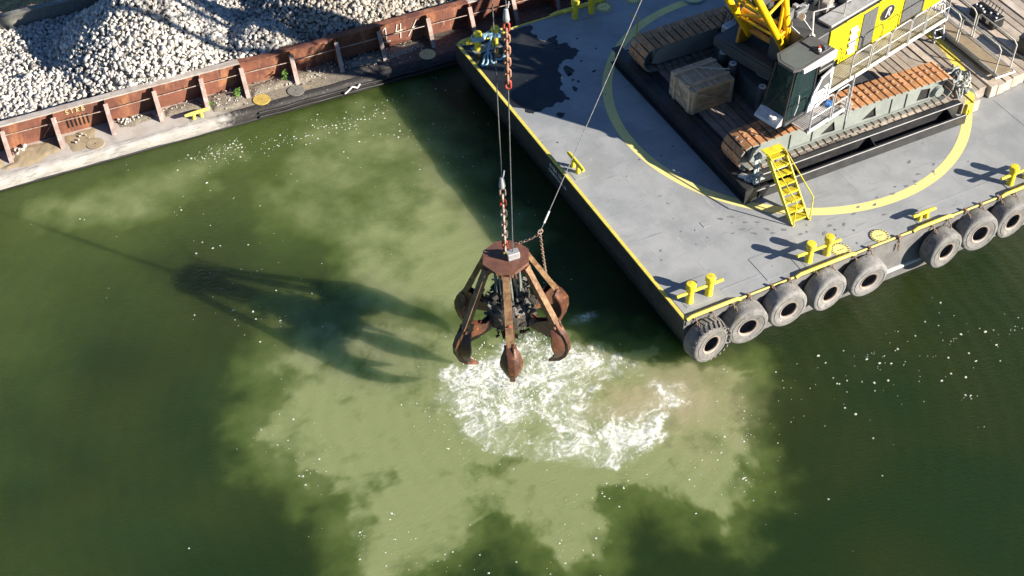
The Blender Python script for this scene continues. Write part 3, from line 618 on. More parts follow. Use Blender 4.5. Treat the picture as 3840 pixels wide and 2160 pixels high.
for sgn, y0 in ((1, 3.36), (-1, 11.46)):
    fpart(lambda m: (m.box((8.75, y0 + sgn * .02, .17), (8.2, .04, .34)), m.box((8.75, y0 + sgn * .25, .02), (8.2, .42, .03)), m.box((8.75, y0 + sgn * .03, .345), (8.2, .10, .02))), 'side_channel')
    fpart(lambda m: (m.box((8.75, y0 + sgn * .50, .27), (8.3, .05, .5)), m.box((8.75, y0 + sgn * .47, .535), (8.3, .20, .03)), m.box((8.75, y0 + sgn * .60, .50), (8.3, .06, .05))), 'side_beam')
    fpart(lambda m: (m.box((8.75, y0 + sgn * .005, .357), (8.18, .03, .006)), m.box((8.75, y0 + sgn * .385, .552), (8.28, .03, .006))), 'worn_edge_highlight', 'steel_white')  # white strips: polished flange edges with their highlight put into the colour
    for x in (6.1, 9.25, 12.35):
        fpart(lambda m: m.prism([(y0 + sgn * .05, .036), (y0 + sgn * .47, .036), (y0 + sgn * .47, .5), (y0 + sgn * .10, .36)], 'x', x - .012, x + .012), 'gusset')
fpart(lambda m: (m.box((4.45, 3.33, .3), (.44, .03, .56)), m.box((4.75, 3.42, .32), (.06, .12, .5)), m.box((4.95, 3.40, .45), (.3, .1, .08))), 'end_plate')
tb = thing('timber_mat', 'weathered timber planks laid across the barge under and beside the crane', 'timber mat', (8.6, 7.41, D + .008))
tb_me = {}
def plank(x, y0, y1, z0, z1, w, m):
    mb = MB(); mb.box((0, 0, 0), (w, y1 - y0, z1 - z0), bev=.014); o = mb.build('plank', M[m], tb); o.location = (x - 8.6, (y0 + y1) / 2 - 7.41, (z0 + z1) / 2)
    o.rotation_euler = (0, random.uniform(-.01, .01), random.uniform(-.003, .003)); return o
x = 5.05
while x < 12.75:
    w = random.choice((.26, .29, .31)); plank(x + w / 2, 3.98 + random.uniform(0, .06), 10.84, .20, .49 + random.uniform(-.012, .012), w - .035, 'timber_shade' if x < 8.3 else 'timber'); x += w
while x < 21:
    w = random.choice((.30, .33, .36)); e = random.choice((0, .05, .1, -.1, .15)); plank(x + w / 2, 4.02 + e - (.25 if x < 13.4 else 0), 13.6 + random.uniform(-.3, .3), .02, .44 + random.uniform(-.03, .03), w - .042, 'timber'); x += w

# ------------------------------------------------------------------ crawler crane
CR = thing('crawler_crane', 'yellow crawler crane with lattice boom and grey cab on rusty tracks', 'crane', (8.61, 7.41, D))
HEAD = R(194); U = Matrix.Rotation(HEAD, 4, 'Z')
def up(mb, name, m, parent=None, smooth=0):
    me = mb.mesh(name, M[m] if isinstance(m, str) else [M[k] for k in m], smooth); me.transform(U); return link(name, me, parent or CR)
# tracks
sh = MB(); sh.box((0, 0, -.022), (.212, .95, .05), bev=.012); sh.mi = 2; sh.box((0, 0, -.054), (.20, .93, .012)); sh.mi = 0
for sy in (-.4755, .4755): sh.mi = 2; sh.box((0, sy, -.024), (.20, .006, .044)); sh.mi = 0
for sy in (-.15, .09):
    sh.mi = 1; sh.box((.02, sy, .012), (.10, .07, .04), bev=.014)
    sh.mi = 0
shoe_me = sh.mesh('track_shoe', [M['shoe'], M['shoe_lug'], M['frame_grey']])
def track_pos(s_):
    Ls, r_ = 7.36, .49; P_ = math.pi * r_; s_ %= 2 * Ls + 2 * P_
    if s_ < Ls: x = Ls / 2 - s_; return (x, 1.01 + r_ + .07 * (1 - (x / 3.68) ** 2) - .02), math.pi
    s_ -= Ls
    if s_ < P_: a = math.pi / 2 + s_ / r_; return (-Ls / 2 + r_ * math.cos(a), 1.01 + r_ * math.sin(a)), a + math.pi / 2
    s_ -= P_
    if s_ < Ls: return (-Ls / 2 + s_, 1.01 - r_), 0.0
    s_ -= Ls; a = -math.pi / 2 + s_ / r_; return (Ls / 2 + r_ * math.cos(a), 1.01 + r_ * math.sin(a)), a + math.pi / 2
for y, wh in ((-2.81, 'near'), (2.83, 'far')):
    sgn = -1 if y < 0 else 1
    fm_ = MB(); fm_.box((0, y, 1.02), (7.3, .52, .56), bev=.05)
    tr = fm_.build('crawler_track', M['frame_grey'], CR)
    lk = MB(); lk.box((0, y, 1.38), (7.0, .34, .10)); lk.build('dark_link_strip', M['black'], tr); lk = MB(); lk.box((0, y, .60), (7.2, .34, .06)); lk.build('dark_link_strip', M['black'], tr)  # black link strips put shade into the gaps between the shoes
    # outer cheek plate with triangular openings
    out = [(-3.75, .80), (-3.5, .70), (3.4, .70), (3.7, .82), (3.75, 1.1), (3.3, 1.36), (-3.1, 1.40), (-3.6, 1.25)]
    holes = [[(-1.05, .82), (-.45, .82), (-.55, 1.22)], [(.55, .82), (1.15, .82), (1.05, 1.22)], [(2.75, .80), (3.25, .80), (3.25, 1.18), (2.85, 1.25)]]
    for side in (-1, 1):
        Mx = Matrix.Translation((0, y + side * .345, 0)) @ Matrix.Rotation(R(90), 4, 'X')
        link('side_plate', plate_holes(out, holes if side == sgn else [], .03, Mx, M['frame_grey'], 'side_plate'), tr)
    hb_ = MB(); hb_.box((0, y + sgn * .30, 1.02), (6.9, .02, .5)); hb_.build('opening_shade', M['black'], tr)  # black sheet puts shade into the cheek plate openings
    for x in (-2.2, -1.35, -.1, 1.7, 2.3):
        r_ = MB(); r_.box((x, y + sgn * .375, 1.02), (.03, .05, .56)); r_.build('rib', M['frame_grey'], tr)
    r_ = MB(); r_.box((0, y + sgn * .39, .74), (6.6, .10, .03)); r_.build('ledge', M['frame_grey'], tr)
    r_ = MB(); r_.cyl((3.55, y + sgn * .36, 1.0), (3.55, y + sgn * .50, 1.0), .2, .17, 24); r_.build('final_drive', M['frame_grey'], tr, smooth=40)
    for ex in (-3.68, 3.68):
        r_ = MB(); r_.cyl((ex, y - .16, 1.01), (ex, y + .16, 1.01), .42, n=28); r_.build('idler_wheel', M['crane_dark'], tr, smooth=40)
    for j in range(9):
        r_ = MB(); r_.cyl((-3.0 + .75 * j, y - .3, .66), (-3.0 + .75 * j, y + .3, .66), .12, n=14); r_.build('track_roller', M['crane_dark'], tr, smooth=40)
    for j in range(66):
        (px_, pz_), a = track_pos(j * (2 * 7.36 + 2 * math.pi * .49) / 66)
        o = link('track_shoe', shoe_me, tr, (px_, y, pz_)); o.rotation_euler = (Matrix.Rotation(-a, 3, 'Y') @ Matrix.Rotation(math.pi, 3, 'X')).to_euler()
# carbody
cb = MB(); cb.prism([(-1.5, -2.2), (1.5, -2.2), (1.5, 2.2), (-1.5, 2.2), (-1.9, 1.3), (-1.9, -1.3)], 'z', .62, 1.42); cb.build('carbody', M['crane_dark'], CR)
for x in (-1.0, 1.0):
    c_ = MB(); c_.box((x, 0, 1.0), (.55, 5.0, .62), bev=.05); c_.build('axle_beam', M['crane_dark'], CR)
for (x, y) in ((-2.0, 1.0), (-2.05, .35), (-1.9, -1.1)):
    c_ = MB(); c_.cyl((x, y, .52), (x, y, 1.62), .15, n=20); o = c_.build('jack_post', M['crane_dark'], CR, smooth=40)
    c_ = MB(); c_.lathe([(.05, 1.622), (.12, 1.622), (.12, 1.65), (.05, 1.65)], 20); c_.v = [(a + x, b_ + y, z) for a, b_, z in c_.v]; c_.build('cap_ring', M['steel_white'], o)
c_ = MB(); c_.cyl((0, 0, 1.42), (0, 0, 1.85), 1.15, n=48); c_.build('slewing_ring', M['crane_dark'], CR, smooth=40)
c_ = MB(); c_.tube([(1.45 * math.cos(a), 1.45 * math.sin(a), 1.5) for a in [R(150 + 6 * j) for j in range(12)]], .04, 8); c_.build('hose', M['black'], CR)
c_ = MB(); c_.tube([(1.55 * math.cos(a), 1.55 * math.sin(a), 1.46) for a in [R(190 + 6 * j) for j in range(12)]], .03, 8); c_.build('hose', M['machine_grey'], CR)
# upper works: main platform
c_ = MB(); c_.prism([(-5.3, -1.6), (-4.6, -1.75), (1.9, -1.75), (1.9, 1.6), (-4.6, 1.6), (-5.3, 1.5)], 'z', 1.85, 2.18); up(c_, 'slewing_platform', 'crane_dark')
c_ = MB(); c_.box((1.72, -.1, 2.02), (.3, 2.5, .5)); up(c_, 'front_beam', 'crane_dark')
# bonnet on the left: yellow panels, grilles, louvres, emblem
YL = 1.84
def panel(x0, x1, z0, z1, m, name, t=.05, y=YL, parent=None):
    p = MB(); p.box(((x0 + x1) / 2, y - t / 2, (z0 + z1) / 2), (abs(x1 - x0), t, z1 - z0), bev=.012); return up(p, name, m, parent)
pf = panel(.72, -.02, 2.42, 3.72, 'crane_yellow', 'side_panel'); panel(.08, -.02, 2.2, 2.42, 'crane_yellow', 'side_panel')
pl = panel(-.03, -.78, 2.2, 3.74, 'crane_yellow', 'side_panel')
for j in range(4):
    z = 2.42 + .26 * j; p = MB(); p.box((-.45, YL + .004, z + .08), (.30, .012, .17)); s_ = up(p, 'louvre_shade', 'boom_shade', pl)  # darker orange boxes paint the shade behind each louvre
    p = MB(); p.prism([(YL + .012, z + .14), (YL + .09, z + .0), (YL + .10, z + .02), (YL + .014, z + .17)], 'x', -.62, -.28); up(p, 'louvre', 'cab_white', pl)
def grille(x0, x1, z0, z1):
    o = panel(x0, x1, z0 - .06, z1 + .06, 'crane_yellow', 'grille_panel')
    p = MB(); p.box(((x0 + x1) / 2, YL + .004, (z0 + z1) / 2), (abs(x1 - x0) - .10, .01, z1 - z0)); up(p, 'grille_back', 'black', o)
    n_ = int((z1 - z0) / .055)
    for j in range(n_):
        z = z0 + (j + .5) * (z1 - z0) / n_; p = MB(); p.prism([(YL + .010, z - .018), (YL + .034, z - .030), (YL + .036, z - .022), (YL + .012, z + .014)], 'x', min(x0, x1) + .06, max(x0, x1) - .06); up(p, 'grille_slat', 'grille', o)
grille(-.80, -1.62, 2.32, 3.66)
pe = panel(-1.64, -2.92, 2.2, 3.74, 'crane_yellow', 'side_panel')
p = MB(); p.box((-2.0, YL + .006, 2.62), (.5, .012, .66), bev=.004); up(p, 'access_door', 'crane_yellow', pe)
p = MB(); p.box((-2.60, YL + .006, 2.95), (.5, .012, 1.1), bev=.004); up(p, 'access_door', 'crane_yellow', pe)
grille(-2.96, -4.25, 2.32, 3.66)
panel(-4.28, -5.2, 2.2, 3.74, 'crane_yellow', 'side_panel')
# emblem: black oval, pale rim, slanted white letter
em = MB(); em.prism([(-2.15 + .36 * math.cos(a), 3.14 + .27 * math.sin(a)) for a in [6.283 * j / 36 for j in range(36)]], 'y', YL + .014, YL + .020); eo = up(em, 'emblem', 'rope_wire', pe)
em = MB(); em.prism([(-2.15 + .33 * math.cos(a), 3.14 + .24 * math.sin(a)) for a in [6.283 * j / 36 for j in range(36)]], 'y', YL + .0205, YL + .024); up(em, 'emblem_field', 'black', eo)
me = text_mesh('R', .46, M['white'], shear=.35); me.transform(Matrix.Rotation(R(90), 4, 'X')); me.transform(Matrix.Rotation(R(180), 4, 'Z')); me.transform(Matrix.Translation((-2.15, YL + .028, 3.14))); me.transform(U); link('emblem_letter', me, eo)
# bonnet body and roof machinery
c_ = MB(); c_.box((-1.82, .98, 2.95), (6.75, 1.6, 1.5), bev=.03); up(c_, 'bonnet', 'crane_dark')
c_ = MB(); c_.box((-2.2, -1.1, 2.95), (6.0, 1.0, 1.5), bev=.03); up(c_, 'bonnet', 'crane_dark')
c_ = MB(); c_.box((-.9, 1.45, 3.78), (3.0, .55, .08), bev=.01); up(c_, 'roof_walk', 'galv')
random.seed(21)
for j in range(34):
    x = random.uniform(-3.2, 1.3); y = random.uniform(-1.3, 1.15); d_ = (random.uniform(.15, .6), random.uniform(.12, .4), random.uniform(.08, .35))
    c_ = MB(); c_.box((x, y, 3.72 + d_[2] / 2), d_, rz=random.choice((0, 0, .3)), bev=.02); up(c_, 'roof_unit', random.choice(('machine_grey', 'galv', 'black', 'machine_grey', 'rim_pale')))
for j in range(9):
    x = random.uniform(-3, .5); y = random.uniform(-1.2, 1.2)
    c_ = MB(); c_.tube([(x, y, 3.8), (x + random.uniform(-.3, .3), y + random.uniform(-.3, .3), 4.1), (x + random.uniform(-.7, .7), y + random.uniform(-.4, .4), 3.85)], .03, 7); up(c_, 'hose', 'black')
for (x, y) in ((-1.0, .2), (-2.4, -.2)):
    c_ = MB(); c_.cyl((x, y - .6, 3.5), (x, y + .6, 3.5), .48, n=32); wd = up(c_, 'winch_drum', 'machine_grey', smooth=40)
    for s_ in (-.6, .6):
        c_ = MB(); c_.cyl((x, y + s_ - .03, 3.5), (x, y + s_ + .03, 3.5), .62, n=32); up(c_, 'drum_flange', 'crane_dark', wd, 40)
# roof handrails
for (x0, x1, y) in ((-.2, -3.6, 1.55), (-.2, -3.6, .9)):
    c_ = MB(); c_.tube([(x0, y, 3.75), (x0, y, 4.7), (x1, y, 4.7), (x1, y, 3.75)], .022, 7); up(c_, 'roof_rail', 'galv', smooth=50)
    c_ = MB(); c_.tube([(x0, y, 4.25), (x1, y, 4.25)], .018, 7); up(c_, 'roof_rail', 'galv', smooth=50)
    for j in range(1, 3): c_ = MB(); c_.tube([(x0 + (x1 - x0) * j / 3, y, 3.75), (x0 + (x1 - x0) * j / 3, y, 4.7)], .02, 7); up(c_, 'rail_post', 'galv')
# gantry mast behind the boom
for s_ in (-.9, .9):
    c_ = MB(); c_.beam((-.4, s_, 2.2), (-2.6, s_ * .6, 7.6), .22, .26); up(c_, 'gantry_leg', 'crane_yellow')
    c_ = MB(); c_.beam((-4.6, s_, 2.2), (-2.6, s_ * .6, 7.6), .12, .14); up(c_, 'gantry_leg', 'crane_yellow')
c_ = MB(); c_.cyl((-2.6, -.7, 7.6), (-2.6, .7, 7.6), .3, n=20); up(c_, 'gantry_sheaves', 'crane_dark')
c_ = MB(); c_.box((-4.9, -.05, 2.9), (.8, 3.2, 1.4), bev=.05); up(c_, 'counterweight', 'crane_dark')
# walkway along the left side
def grating(x0, x1, y0, y1, z, name='walkway', ribs=.07):
    o = MB(); o.box(((x0 + x1) / 2, (y0 + y1) / 2, z - .02), (abs(x1 - x0), y1 - y0, .03)); o = up(o, name, 'rim_pale')
    r_ = MB(); n_ = int(abs(x1 - x0) / ribs)
    for j in range(n_): r_.box((min(x0, x1) + (j + .5) * ribs, (y0 + y1) / 2, z + .002), (.02, y1 - y0 - .04, .014))
    tag(up(r_, 'grating_ribs', 'galv', o), kind='stuff')
    e = MB(); e.box(((x0 + x1) / 2, y1, z), (abs(x1 - x0), .04, .12)); up(e, 'edge_rail', 'steel_white', o); return o
wk = grating(1.45, -4.6, 1.87, 2.60, 2.2)
def hoop(x0, x1, y, z, h=1.0, m='galv', parent=None, post2=True):
    c_ = MB(); e = .1
    c_.tube([(x0, y, z), (x0, y, z + h - e), (x0 - e, y, z + h), (x1 + e, y, z + h), (x1, y, z + h - e), (x1, y, z)], .024, 8); o = up(c_, 'railing', m, parent or CR, 50)
    c_ = MB(); c_.tube([(x0, y, z + h * .5), (x1, y, z + h * .5)], .018, 7); up(c_, 'mid_rail', m, o); return o
for x0, x1 in ((.45, -.42), (-.52, -1.38), (-1.45, -2.42), (-2.49, -3.22), (-3.3, -4.5)): hoop(x0, x1, 2.62, 2.2)
pf2 = grating(3.25, 1.5, 2.72, 3.34, 2.05, 'cab_platform')
hoop(2.15, 1.5, 3.36, 2.05); hoop(3.2, 2.25, 3.36, 2.05)
c_ = MB(); c_.tube([(1.35, 3.36, 1.5), (1.35, 3.36, 3.3)], .03, 8); up(c_, 'rail_post', 'galv')
for j in range(4):
    c_ = MB(); c_.box((1.15, 3.15, 1.62 + .14 * j), (.12, .4, .03)); up(c_, 'step', 'galv')
for j in range(5): c_ = MB(); c_.beam((.2 - j * 1.05, 1.9, 2.12), (-.3 - j * 1.05, 2.58, 2.12), .05, .08); up(c_, 'bracket', 'crane_dark')
# items left on the platform
c_ = MB(); c_.box((1.75, 2.92, 2.13), (.26, .2, .14), bev=.04, rz=.4); up(c_, 'tool_bag', 'blue')
c_ = MB(); c_.box((1.55, 2.90, 2.12), (.2, .16, .12), bev=.04, rz=-.3); up(c_, 'tool_bag', 'black')
# cab
X0, X1, Y0, Y1, Z0, Z1 = 1.60, 3.36, 1.68, 2.70, 2.02, 3.98
roof = MB(); roof.prism([(X0, Y0), (X1 - .25, Y0), (X1, Y0 + .28), (X1 + .02, Y1 - .14), (X1 - .25, Y1 - .02), (X0, Y1 - .02)], 'z', Z1 - .09, Z1); cab = up(roof, 'cab', 'roof_grey')
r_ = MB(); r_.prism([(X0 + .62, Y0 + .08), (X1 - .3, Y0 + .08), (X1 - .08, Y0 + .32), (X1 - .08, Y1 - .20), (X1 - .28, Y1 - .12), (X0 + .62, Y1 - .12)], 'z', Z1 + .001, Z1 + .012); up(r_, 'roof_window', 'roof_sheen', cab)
r_ = MB(); r_.box((X0 + .3, Y0 + .5, Z1 + .025), (.5, .8, .05), bev=.02); up(r_, 'roof_hatch', 'roof_grey', cab)
r_ = MB(); r_.box((X0 + .42, Y1 - .28, Z1 + .03), (.42, .3, .05), bev=.01); up(r_, 'beacon_base', 'black', cab)
for (dx, dy, m_) in ((.52, -.22, 'white'), (.42, -.32, 'red'), (.3, -.2, 'machine_grey')):
    r_ = MB(); r_.cyl((X0 + dx, Y1 + dy, Z1 + .05), (X0 + dx, Y1 + dy, Z1 + .14), .05, n=12); up(r_, 'beacon', m_, cab)
r_ = MB(); r_.beam((X0, Y1 + .01, Z1 - .14), (X1 - .26, Y1 + .01, Z1 - .09), .09, .28, h1=.12); up(r_, 'roof_side', 'cab_white', cab)
for (xa, ya, xb, yb) in ((X1 - .02, Y0 + .22, X1 + .22, Y0 + .10), (X1 - .02, Y1 - .12, X1 + .18, Y1 - .10), (X0 + .05, Y1 - .05, X0 + .05, Y1 - .05), (X0 + .05, Y0 + .05, X0 + .05, Y0 + .05), (X0 + .75, Y1 - .05, X0 + .75, Y1 - .05)):
    r_ = MB(); r_.beam((xa, ya, Z1 - .08), (xb, yb, Z0 + .12), .07, .07, up=(1, 0, .2)); up(r_, 'pillar', 'black', cab)
fl_ = MB(); fl_.prism([(X0, Y0 + .02), (X1 + .2, Y0 + .02), (X1 + .2, Y1 - .02), (X0, Y1 - .02)], 'z', Z0, Z0 + .10); up(fl_, 'cab_floor', 'crane_dark', cab)
r_ = MB(); r_.add([(X1 - .02, Y0 + .22, Z1 - .09), (X1, Y1 - .14, Z1 - .09), (X1 + .19, Y1 - .10, Z0 + .42), (X1 + .22, Y0 + .10, Z0 + .42)], [(0, 1, 2, 3)]); up(r_, 'windscreen', 'cab_glass', cab)
r_ = MB(); r_.add([(X1 - .05, Y1 - .04, Z1 - .10), (X0 + .76, Y1 - .04, Z1 - .12), (X0 + .76, Y1 - .04, Z0 + .14), (X1 + .14, Y1 - .06, Z0 + .14)], [(0, 1, 2, 3)]); up(r_, 'door_glass', 'cab_glass', cab)
r_ = MB(); r_.add([(X1 - .04, Y0 + .1, Z1 - .10), (X0 + .1, Y0 + .04, Z1 - .12), (X0 + .1, Y0 + .04, Z0 + .3), (X1 + .18, Y0 + .06, Z0 + .3)], [(0, 1, 2, 3)]); up(r_, 'side_glass', 'cab_glass', cab)
r_ = MB(); r_.prism([(X0 - .04, Z0 + .05), (X0 + 1.0, Z0 + .05), (X0 + .78, Z0 + .75), (X0 + .5, Z0 + 1.15), (X0 - .04, Z0 + 1.3)], 'y', Y1 - .02, Y1 + .03); up(r_, 'rear_side_panel', 'cab_white', cab)
r_ = MB(); r_.prism([(X0 + .1, Z0 + .78), (X0 + .62, Z0 + .72), (X0 + .45, Z0 + 1.08), (X0 + .1, Z0 + 1.2)], 'y', Y1 + .031, Y1 + .04); up(r_, 'vent', 'roof_grey', cab)
r_ = MB(); r_.box((X0 + .35, Y1 - .03, Z0 + 1.56), (.62, .03, .46)); up(r_, 'rear_window', 'black', cab)
for z in (Z0 + 1.45, Z0 + 1.62): r_ = MB(); r_.box((X0 + .35, Y1 - .005, z), (.6, .02, .03)); up(r_, 'window_bar', 'galv', cab)
r_ = MB(); r_.box((X0, (Y0 + Y1) / 2, Z0 + .95), (.05, 1.0, 1.85)); up(r_, 'rear_wall', 'crane_dark', cab)
r_ = MB(); r_.prism([(X1 + .16, Z0 + .02), (X1 + .50, Z0 + .06), (X1 + .46, Z0 + .14), (X1 + .2, Z0 + .36)], 'y', Y0 + .06, Y1 - .08); up(r_, 'front_nose', 'galv', cab)  # white nose given grey, its shade put into the colour
r_ = MB(); r_.lathe([(.02, 0), (.11, 0), (.12, .05), (.10, .09), (.02, .09)], 18); r_.v = [(x + X1 + .36, y + Y1 - .36, z + Z0 + .24) for x, y, z in r_.v]; up(r_, 'floodlight', 'steel_white', cab, 40)
r_ = MB(); r_.box((2.35, 2.2, Z0 + .45), (.55, .5, .22), bev=.05); up(r_, 'seat', 'black', cab); r_ = MB(); r_.box((2.08, 2.2, Z0 + .9), (.16, .48, .8), bev=.06); up(r_, 'seat_back', 'black', cab)
for (x, y, z, m_) in ((2.75, 2.42, Z0 + .65, 'red'), (2.8, 2.0, Z0 + .7, 'galv'), (3.05, 2.3, Z0 + .35, 'white'), (2.95, 2.5, Z0 + .85, 'machine_grey'), (3.2, 2.1, Z0 + .55, 'galv')):
    r_ = MB(); r_.box((x, y, z), (.12, .1, .16), bev=.03, rz=.4); up(r_, 'control', m_, cab)
r_ = MB(); r_.tube([(X1 + .24, Y0 + .35, Z0 + .45), (X1 + .10, Y1 - .35, Z0 + 1.2)], .012, 6); up(r_, 'wiper', 'black', cab)
r_ = MB(); r_.tube([(X0 + .05, Y0 + .12, Z1), (X0 - .05, Y0 - .05, Z1 + .75)], .03, 8); o = up(r_, 'mast', 'steel_white', cab)
r_ = MB(); r_.cyl((X0 + .05, Y0 + .12, Z1), (X0 + .05, Y0 + .12, Z1 + .05), .09, n=14); up(r_, 'mast_foot', 'steel_white', cab)
r_ = MB(); r_.tube([(X0 - .05, Y0 - .05, Z1 + .75), (X0 - .7, Y0 + .2, Z1 + .8)], .022, 8); up(r_, 'mast_arm', 'galv', cab)
for (x, y, z, m_) in ((X0 - .3, Y0 - .6, 4.15, 'cab_white'), (X0 + .1, Y0 - .75, 4.0, 'machine_grey')):
    r_ = MB(); r_.lathe([(.02, -.02), (.11, -.02), (.11, .02), (.02, .02)], 16, Matrix.Translation((x, y, z)) @ Matrix.Rotation(R(50), 4, 'Y')); up(r_, 'mirror', m_, cab)
    r_ = MB(); r_.tube([(x, y, z), (x - .2, y + .3, 3.7)], .015, 6); up(r_, 'mirror_arm', 'galv', cab)
r_ = MB(); r_.tube([(3.1, Y1 + .03, Z0 + 1.0), (3.16, Y1 + .08, Z0 + .7), (3.2, Y1 + .03, Z0 + .3)], .018, 6); up(r_, 'grab_handle', 'steel_white', cab)
# step plate on the far side
Mx = Matrix.Translation((.35, -2.2, 2.3)) @ Matrix.Rotation(R(-12), 4, 'Z')
me = plate_holes([(-.2, -.42), (.2, -.42), (.2, .42), (-.2, .42)], [[(hx + .035 * math.cos(a), hy + .035 * math.sin(a)) for a in [6.283 * j / 10 for j in range(10)]] for hx in (-.1, .1) for hy in (-.3, -.1, .1, .3)], .03, Mx, M['galv'], 'step_plate'); me.transform(U); link('step_plate', me, CR)
for j in range(7):
    c_ = MB(); y = -2.4 + .13 * j; c_.tube([(.6, y, 2.2), (.9, y + .1, 1.9), (.8, y + .2, 1.4), (.5, y + .25, 1.0)], .025, 7); up(c_, 'hose', random.choice(('black', 'black', 'machine_grey')))
c_ = MB(); c_.box((.9, -1.95, 1.95), (.5, .35, .3), bev=.04); up(c_, 'valve_block', 'galv')
# boom
BF = Vector((1.4, 0, 2.75)); EL = R(64.5); bx = Vector((math.cos(EL), 0, math.sin(EL))); bn = Vector((-math.sin(EL), 0, math.cos(EL))); by = Vector((0, 1, 0))
BLn = 28.0
def bp_(s_, e, n_): return BF + bx * s_ + by * e + bn * n_
def half(s_): # half width, half depth
    if s_ < 6.5: t_ = s_ / 6.5; return .80 + .2 * t_, .06 + .96 * t_
    if s_ > 23: t_ = (s_ - 23) / 5; return 1.0 - .45 * t_, 1.02 - .6 * t_
    return 1.0, 1.02
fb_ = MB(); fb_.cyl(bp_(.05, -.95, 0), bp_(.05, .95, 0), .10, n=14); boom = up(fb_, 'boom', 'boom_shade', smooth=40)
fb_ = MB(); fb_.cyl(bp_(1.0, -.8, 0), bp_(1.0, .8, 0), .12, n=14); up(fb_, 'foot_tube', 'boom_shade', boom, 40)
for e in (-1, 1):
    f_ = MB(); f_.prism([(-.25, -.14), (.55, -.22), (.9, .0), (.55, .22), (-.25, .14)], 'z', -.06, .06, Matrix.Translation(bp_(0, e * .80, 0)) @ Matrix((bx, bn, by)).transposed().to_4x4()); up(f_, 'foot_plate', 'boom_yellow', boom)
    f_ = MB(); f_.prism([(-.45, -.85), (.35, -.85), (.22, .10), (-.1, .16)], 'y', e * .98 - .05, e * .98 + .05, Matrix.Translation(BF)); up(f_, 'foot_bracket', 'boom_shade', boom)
st = [0, 6.5, 23, 28]
for e in (-1, 1):
    for q_ in (-1, 1):
        c_ = MB(); c_.tube([bp_(s_, e * half(s_)[0], q_ * half(s_)[1]) for s_ in st], .12, 12); up(c_, 'chord', 'boom_yellow', boom, 40)
pan = [1.0, 2.4, 3.8, 5.2, 6.5] + [6.5 + 1.65 * j for j in range(1, 11)] + [24.2, 25.5, 27, 28]
for i in range(len(pan)):
    s_ = pan[i]; w_, d_ = half(s_)
    for q_ in (-1, 1): c_ = MB(); c_.tube([bp_(s_, -w_, q_ * d_), bp_(s_, w_, q_ * d_)], .05, 8); up(c_, 'lacing', 'boom_yellow', boom)
    for e in (-1, 1): c_ = MB(); c_.tube([bp_(s_, e * w_, -d_), bp_(s_, e * w_, d_)], .05, 8); up(c_, 'lacing', 'boom_yellow', boom)
    if i + 1 < len(pan):
        s2 = pan[i + 1]; w2_, d2_ = half(s2); f_ = 1 if i % 2 else -1
        for e in (-1, 1): c_ = MB(); c_.tube([bp_(s_, e * w_, f_ * d_), bp_(s2, e * w2_, -f_ * d2_)], .05, 8); up(c_, 'lacing', 'boom_yellow', boom)
        for q_ in (-1, 1): c_ = MB(); c_.tube([bp_(s_, f_ * w_, q_ * d_), bp_(s2, -f_ * w2_, q_ * d2_)], .05, 8); up(c_, 'lacing', 'boom_yellow', boom)
# plate stiffeners and rope guides inside the foot section
for s_ in (1.6, 3.4, 5.2):
    w_, d_ = half(s_); c_ = MB(); c_.cyl(bp_(s_, -.45, 0), bp_(s_, .45, 0), .14, n=14); up(c_, 'rope_roller', 'machine_grey', boom)
for e in (-.3, -.1, .12, .32):
    c_ = MB(); c_.tube([(-1.0, e, 3.95), bp_(3, e, -.1), bp_(12, e, .5)], .022, 6); up(c_, 'boom_rope', 'rope_wire', boom)
c_ = MB(); c_.cyl(bp_(3.3, -.72, 0), bp_(3.3, .72, 0), .52, n=28); tw_ = up(c_, 'tagline_winder', 'machine_grey', boom, 40)
for e in (-.74, .74): c_ = MB(); c_.cyl(bp_(3.3, e - .02, 0), bp_(3.3, e + .02, 0), .66, n=28); up(c_, 'winder_flange', 'crane_dark', tw_, 40)
for s_ in (2.6, 4.6, 6.6, 8.6, 10.6, 12.6):  # plates added out of view so the boom casts solid shade
    d0, d1 = half(s_)[1] + .13, half(s_ + 1.95)[1] + .13
    c_ = MB(); c_.beam(bp_(s_, 0, d0), bp_(s_ + 1.95, 0, d1), 1.9, .03, up=bn); up(c_, 'added_shade_plate', 'galv', boom)
tp = Vector((13.4, 0, 28.0))
for e in (-.45, .48):
    c_ = MB(); c_.cyl(tp + by * (e - .06) + Vector((-.45, 0, .0)), tp + by * (e + .06) + Vector((-.45, 0, 0)), .45, n=24); up(c_, 'tip_sheave', 'machine_grey', boom)
for s_ in (-.7, .7): c_ = MB(); c_.tube([(-2.6, s_ * .6, 7.7), tp + Vector((-.6, s_ * .6, .3))], .03, 6); up(c_, 'pendant_rope', 'rope_wire')

# ------------------------------------------------------------------ stairs
sx0, sx1, yb, yt, H_ = 5.02, 5.62, 1.85, 3.50, 1.52
stn = thing('yellow_stairs', 'yellow steel stair with handrails leaning up to the crane track', 'stairs', (5.32, 1.85, D + .005))
def spart(fn, name, m='yellow', sm=0):
    mb = MB(); fn(mb); mb.v = [(x - 5.32, y - 1.85, z) for x, y, z in mb.v]; return mb.build(name, M[m], stn, sm)
for x in (sx0, sx1): spart(lambda m: m.prism([(yb - .02, 0), (yb + .16, 0), (yt + .04, H_ - .14), (yt + .04, H_), (yt - .1, H_)], 'x', x - .02, x + .02), 'stringer')
for j in range(8):
    t_ = (j + .6) / 8; y = yb + (yt - yb) * t_ + .07; z = H_ * t_
    tr_ = spart(lambda m: (m.box((5.32, y, z), (.555, .22, .03)), m.box((5.32, y - .11, z), (.555, .02, .06))), 'tread')
    g_ = MB()
    for q_ in range(9): g_.box((-.24 + .06 * q_, y - 1.85, z + .02), (.014, .19, .012))
    tag(g_.build('tread_ribs', M['yellow'], tr_), kind='stuff')
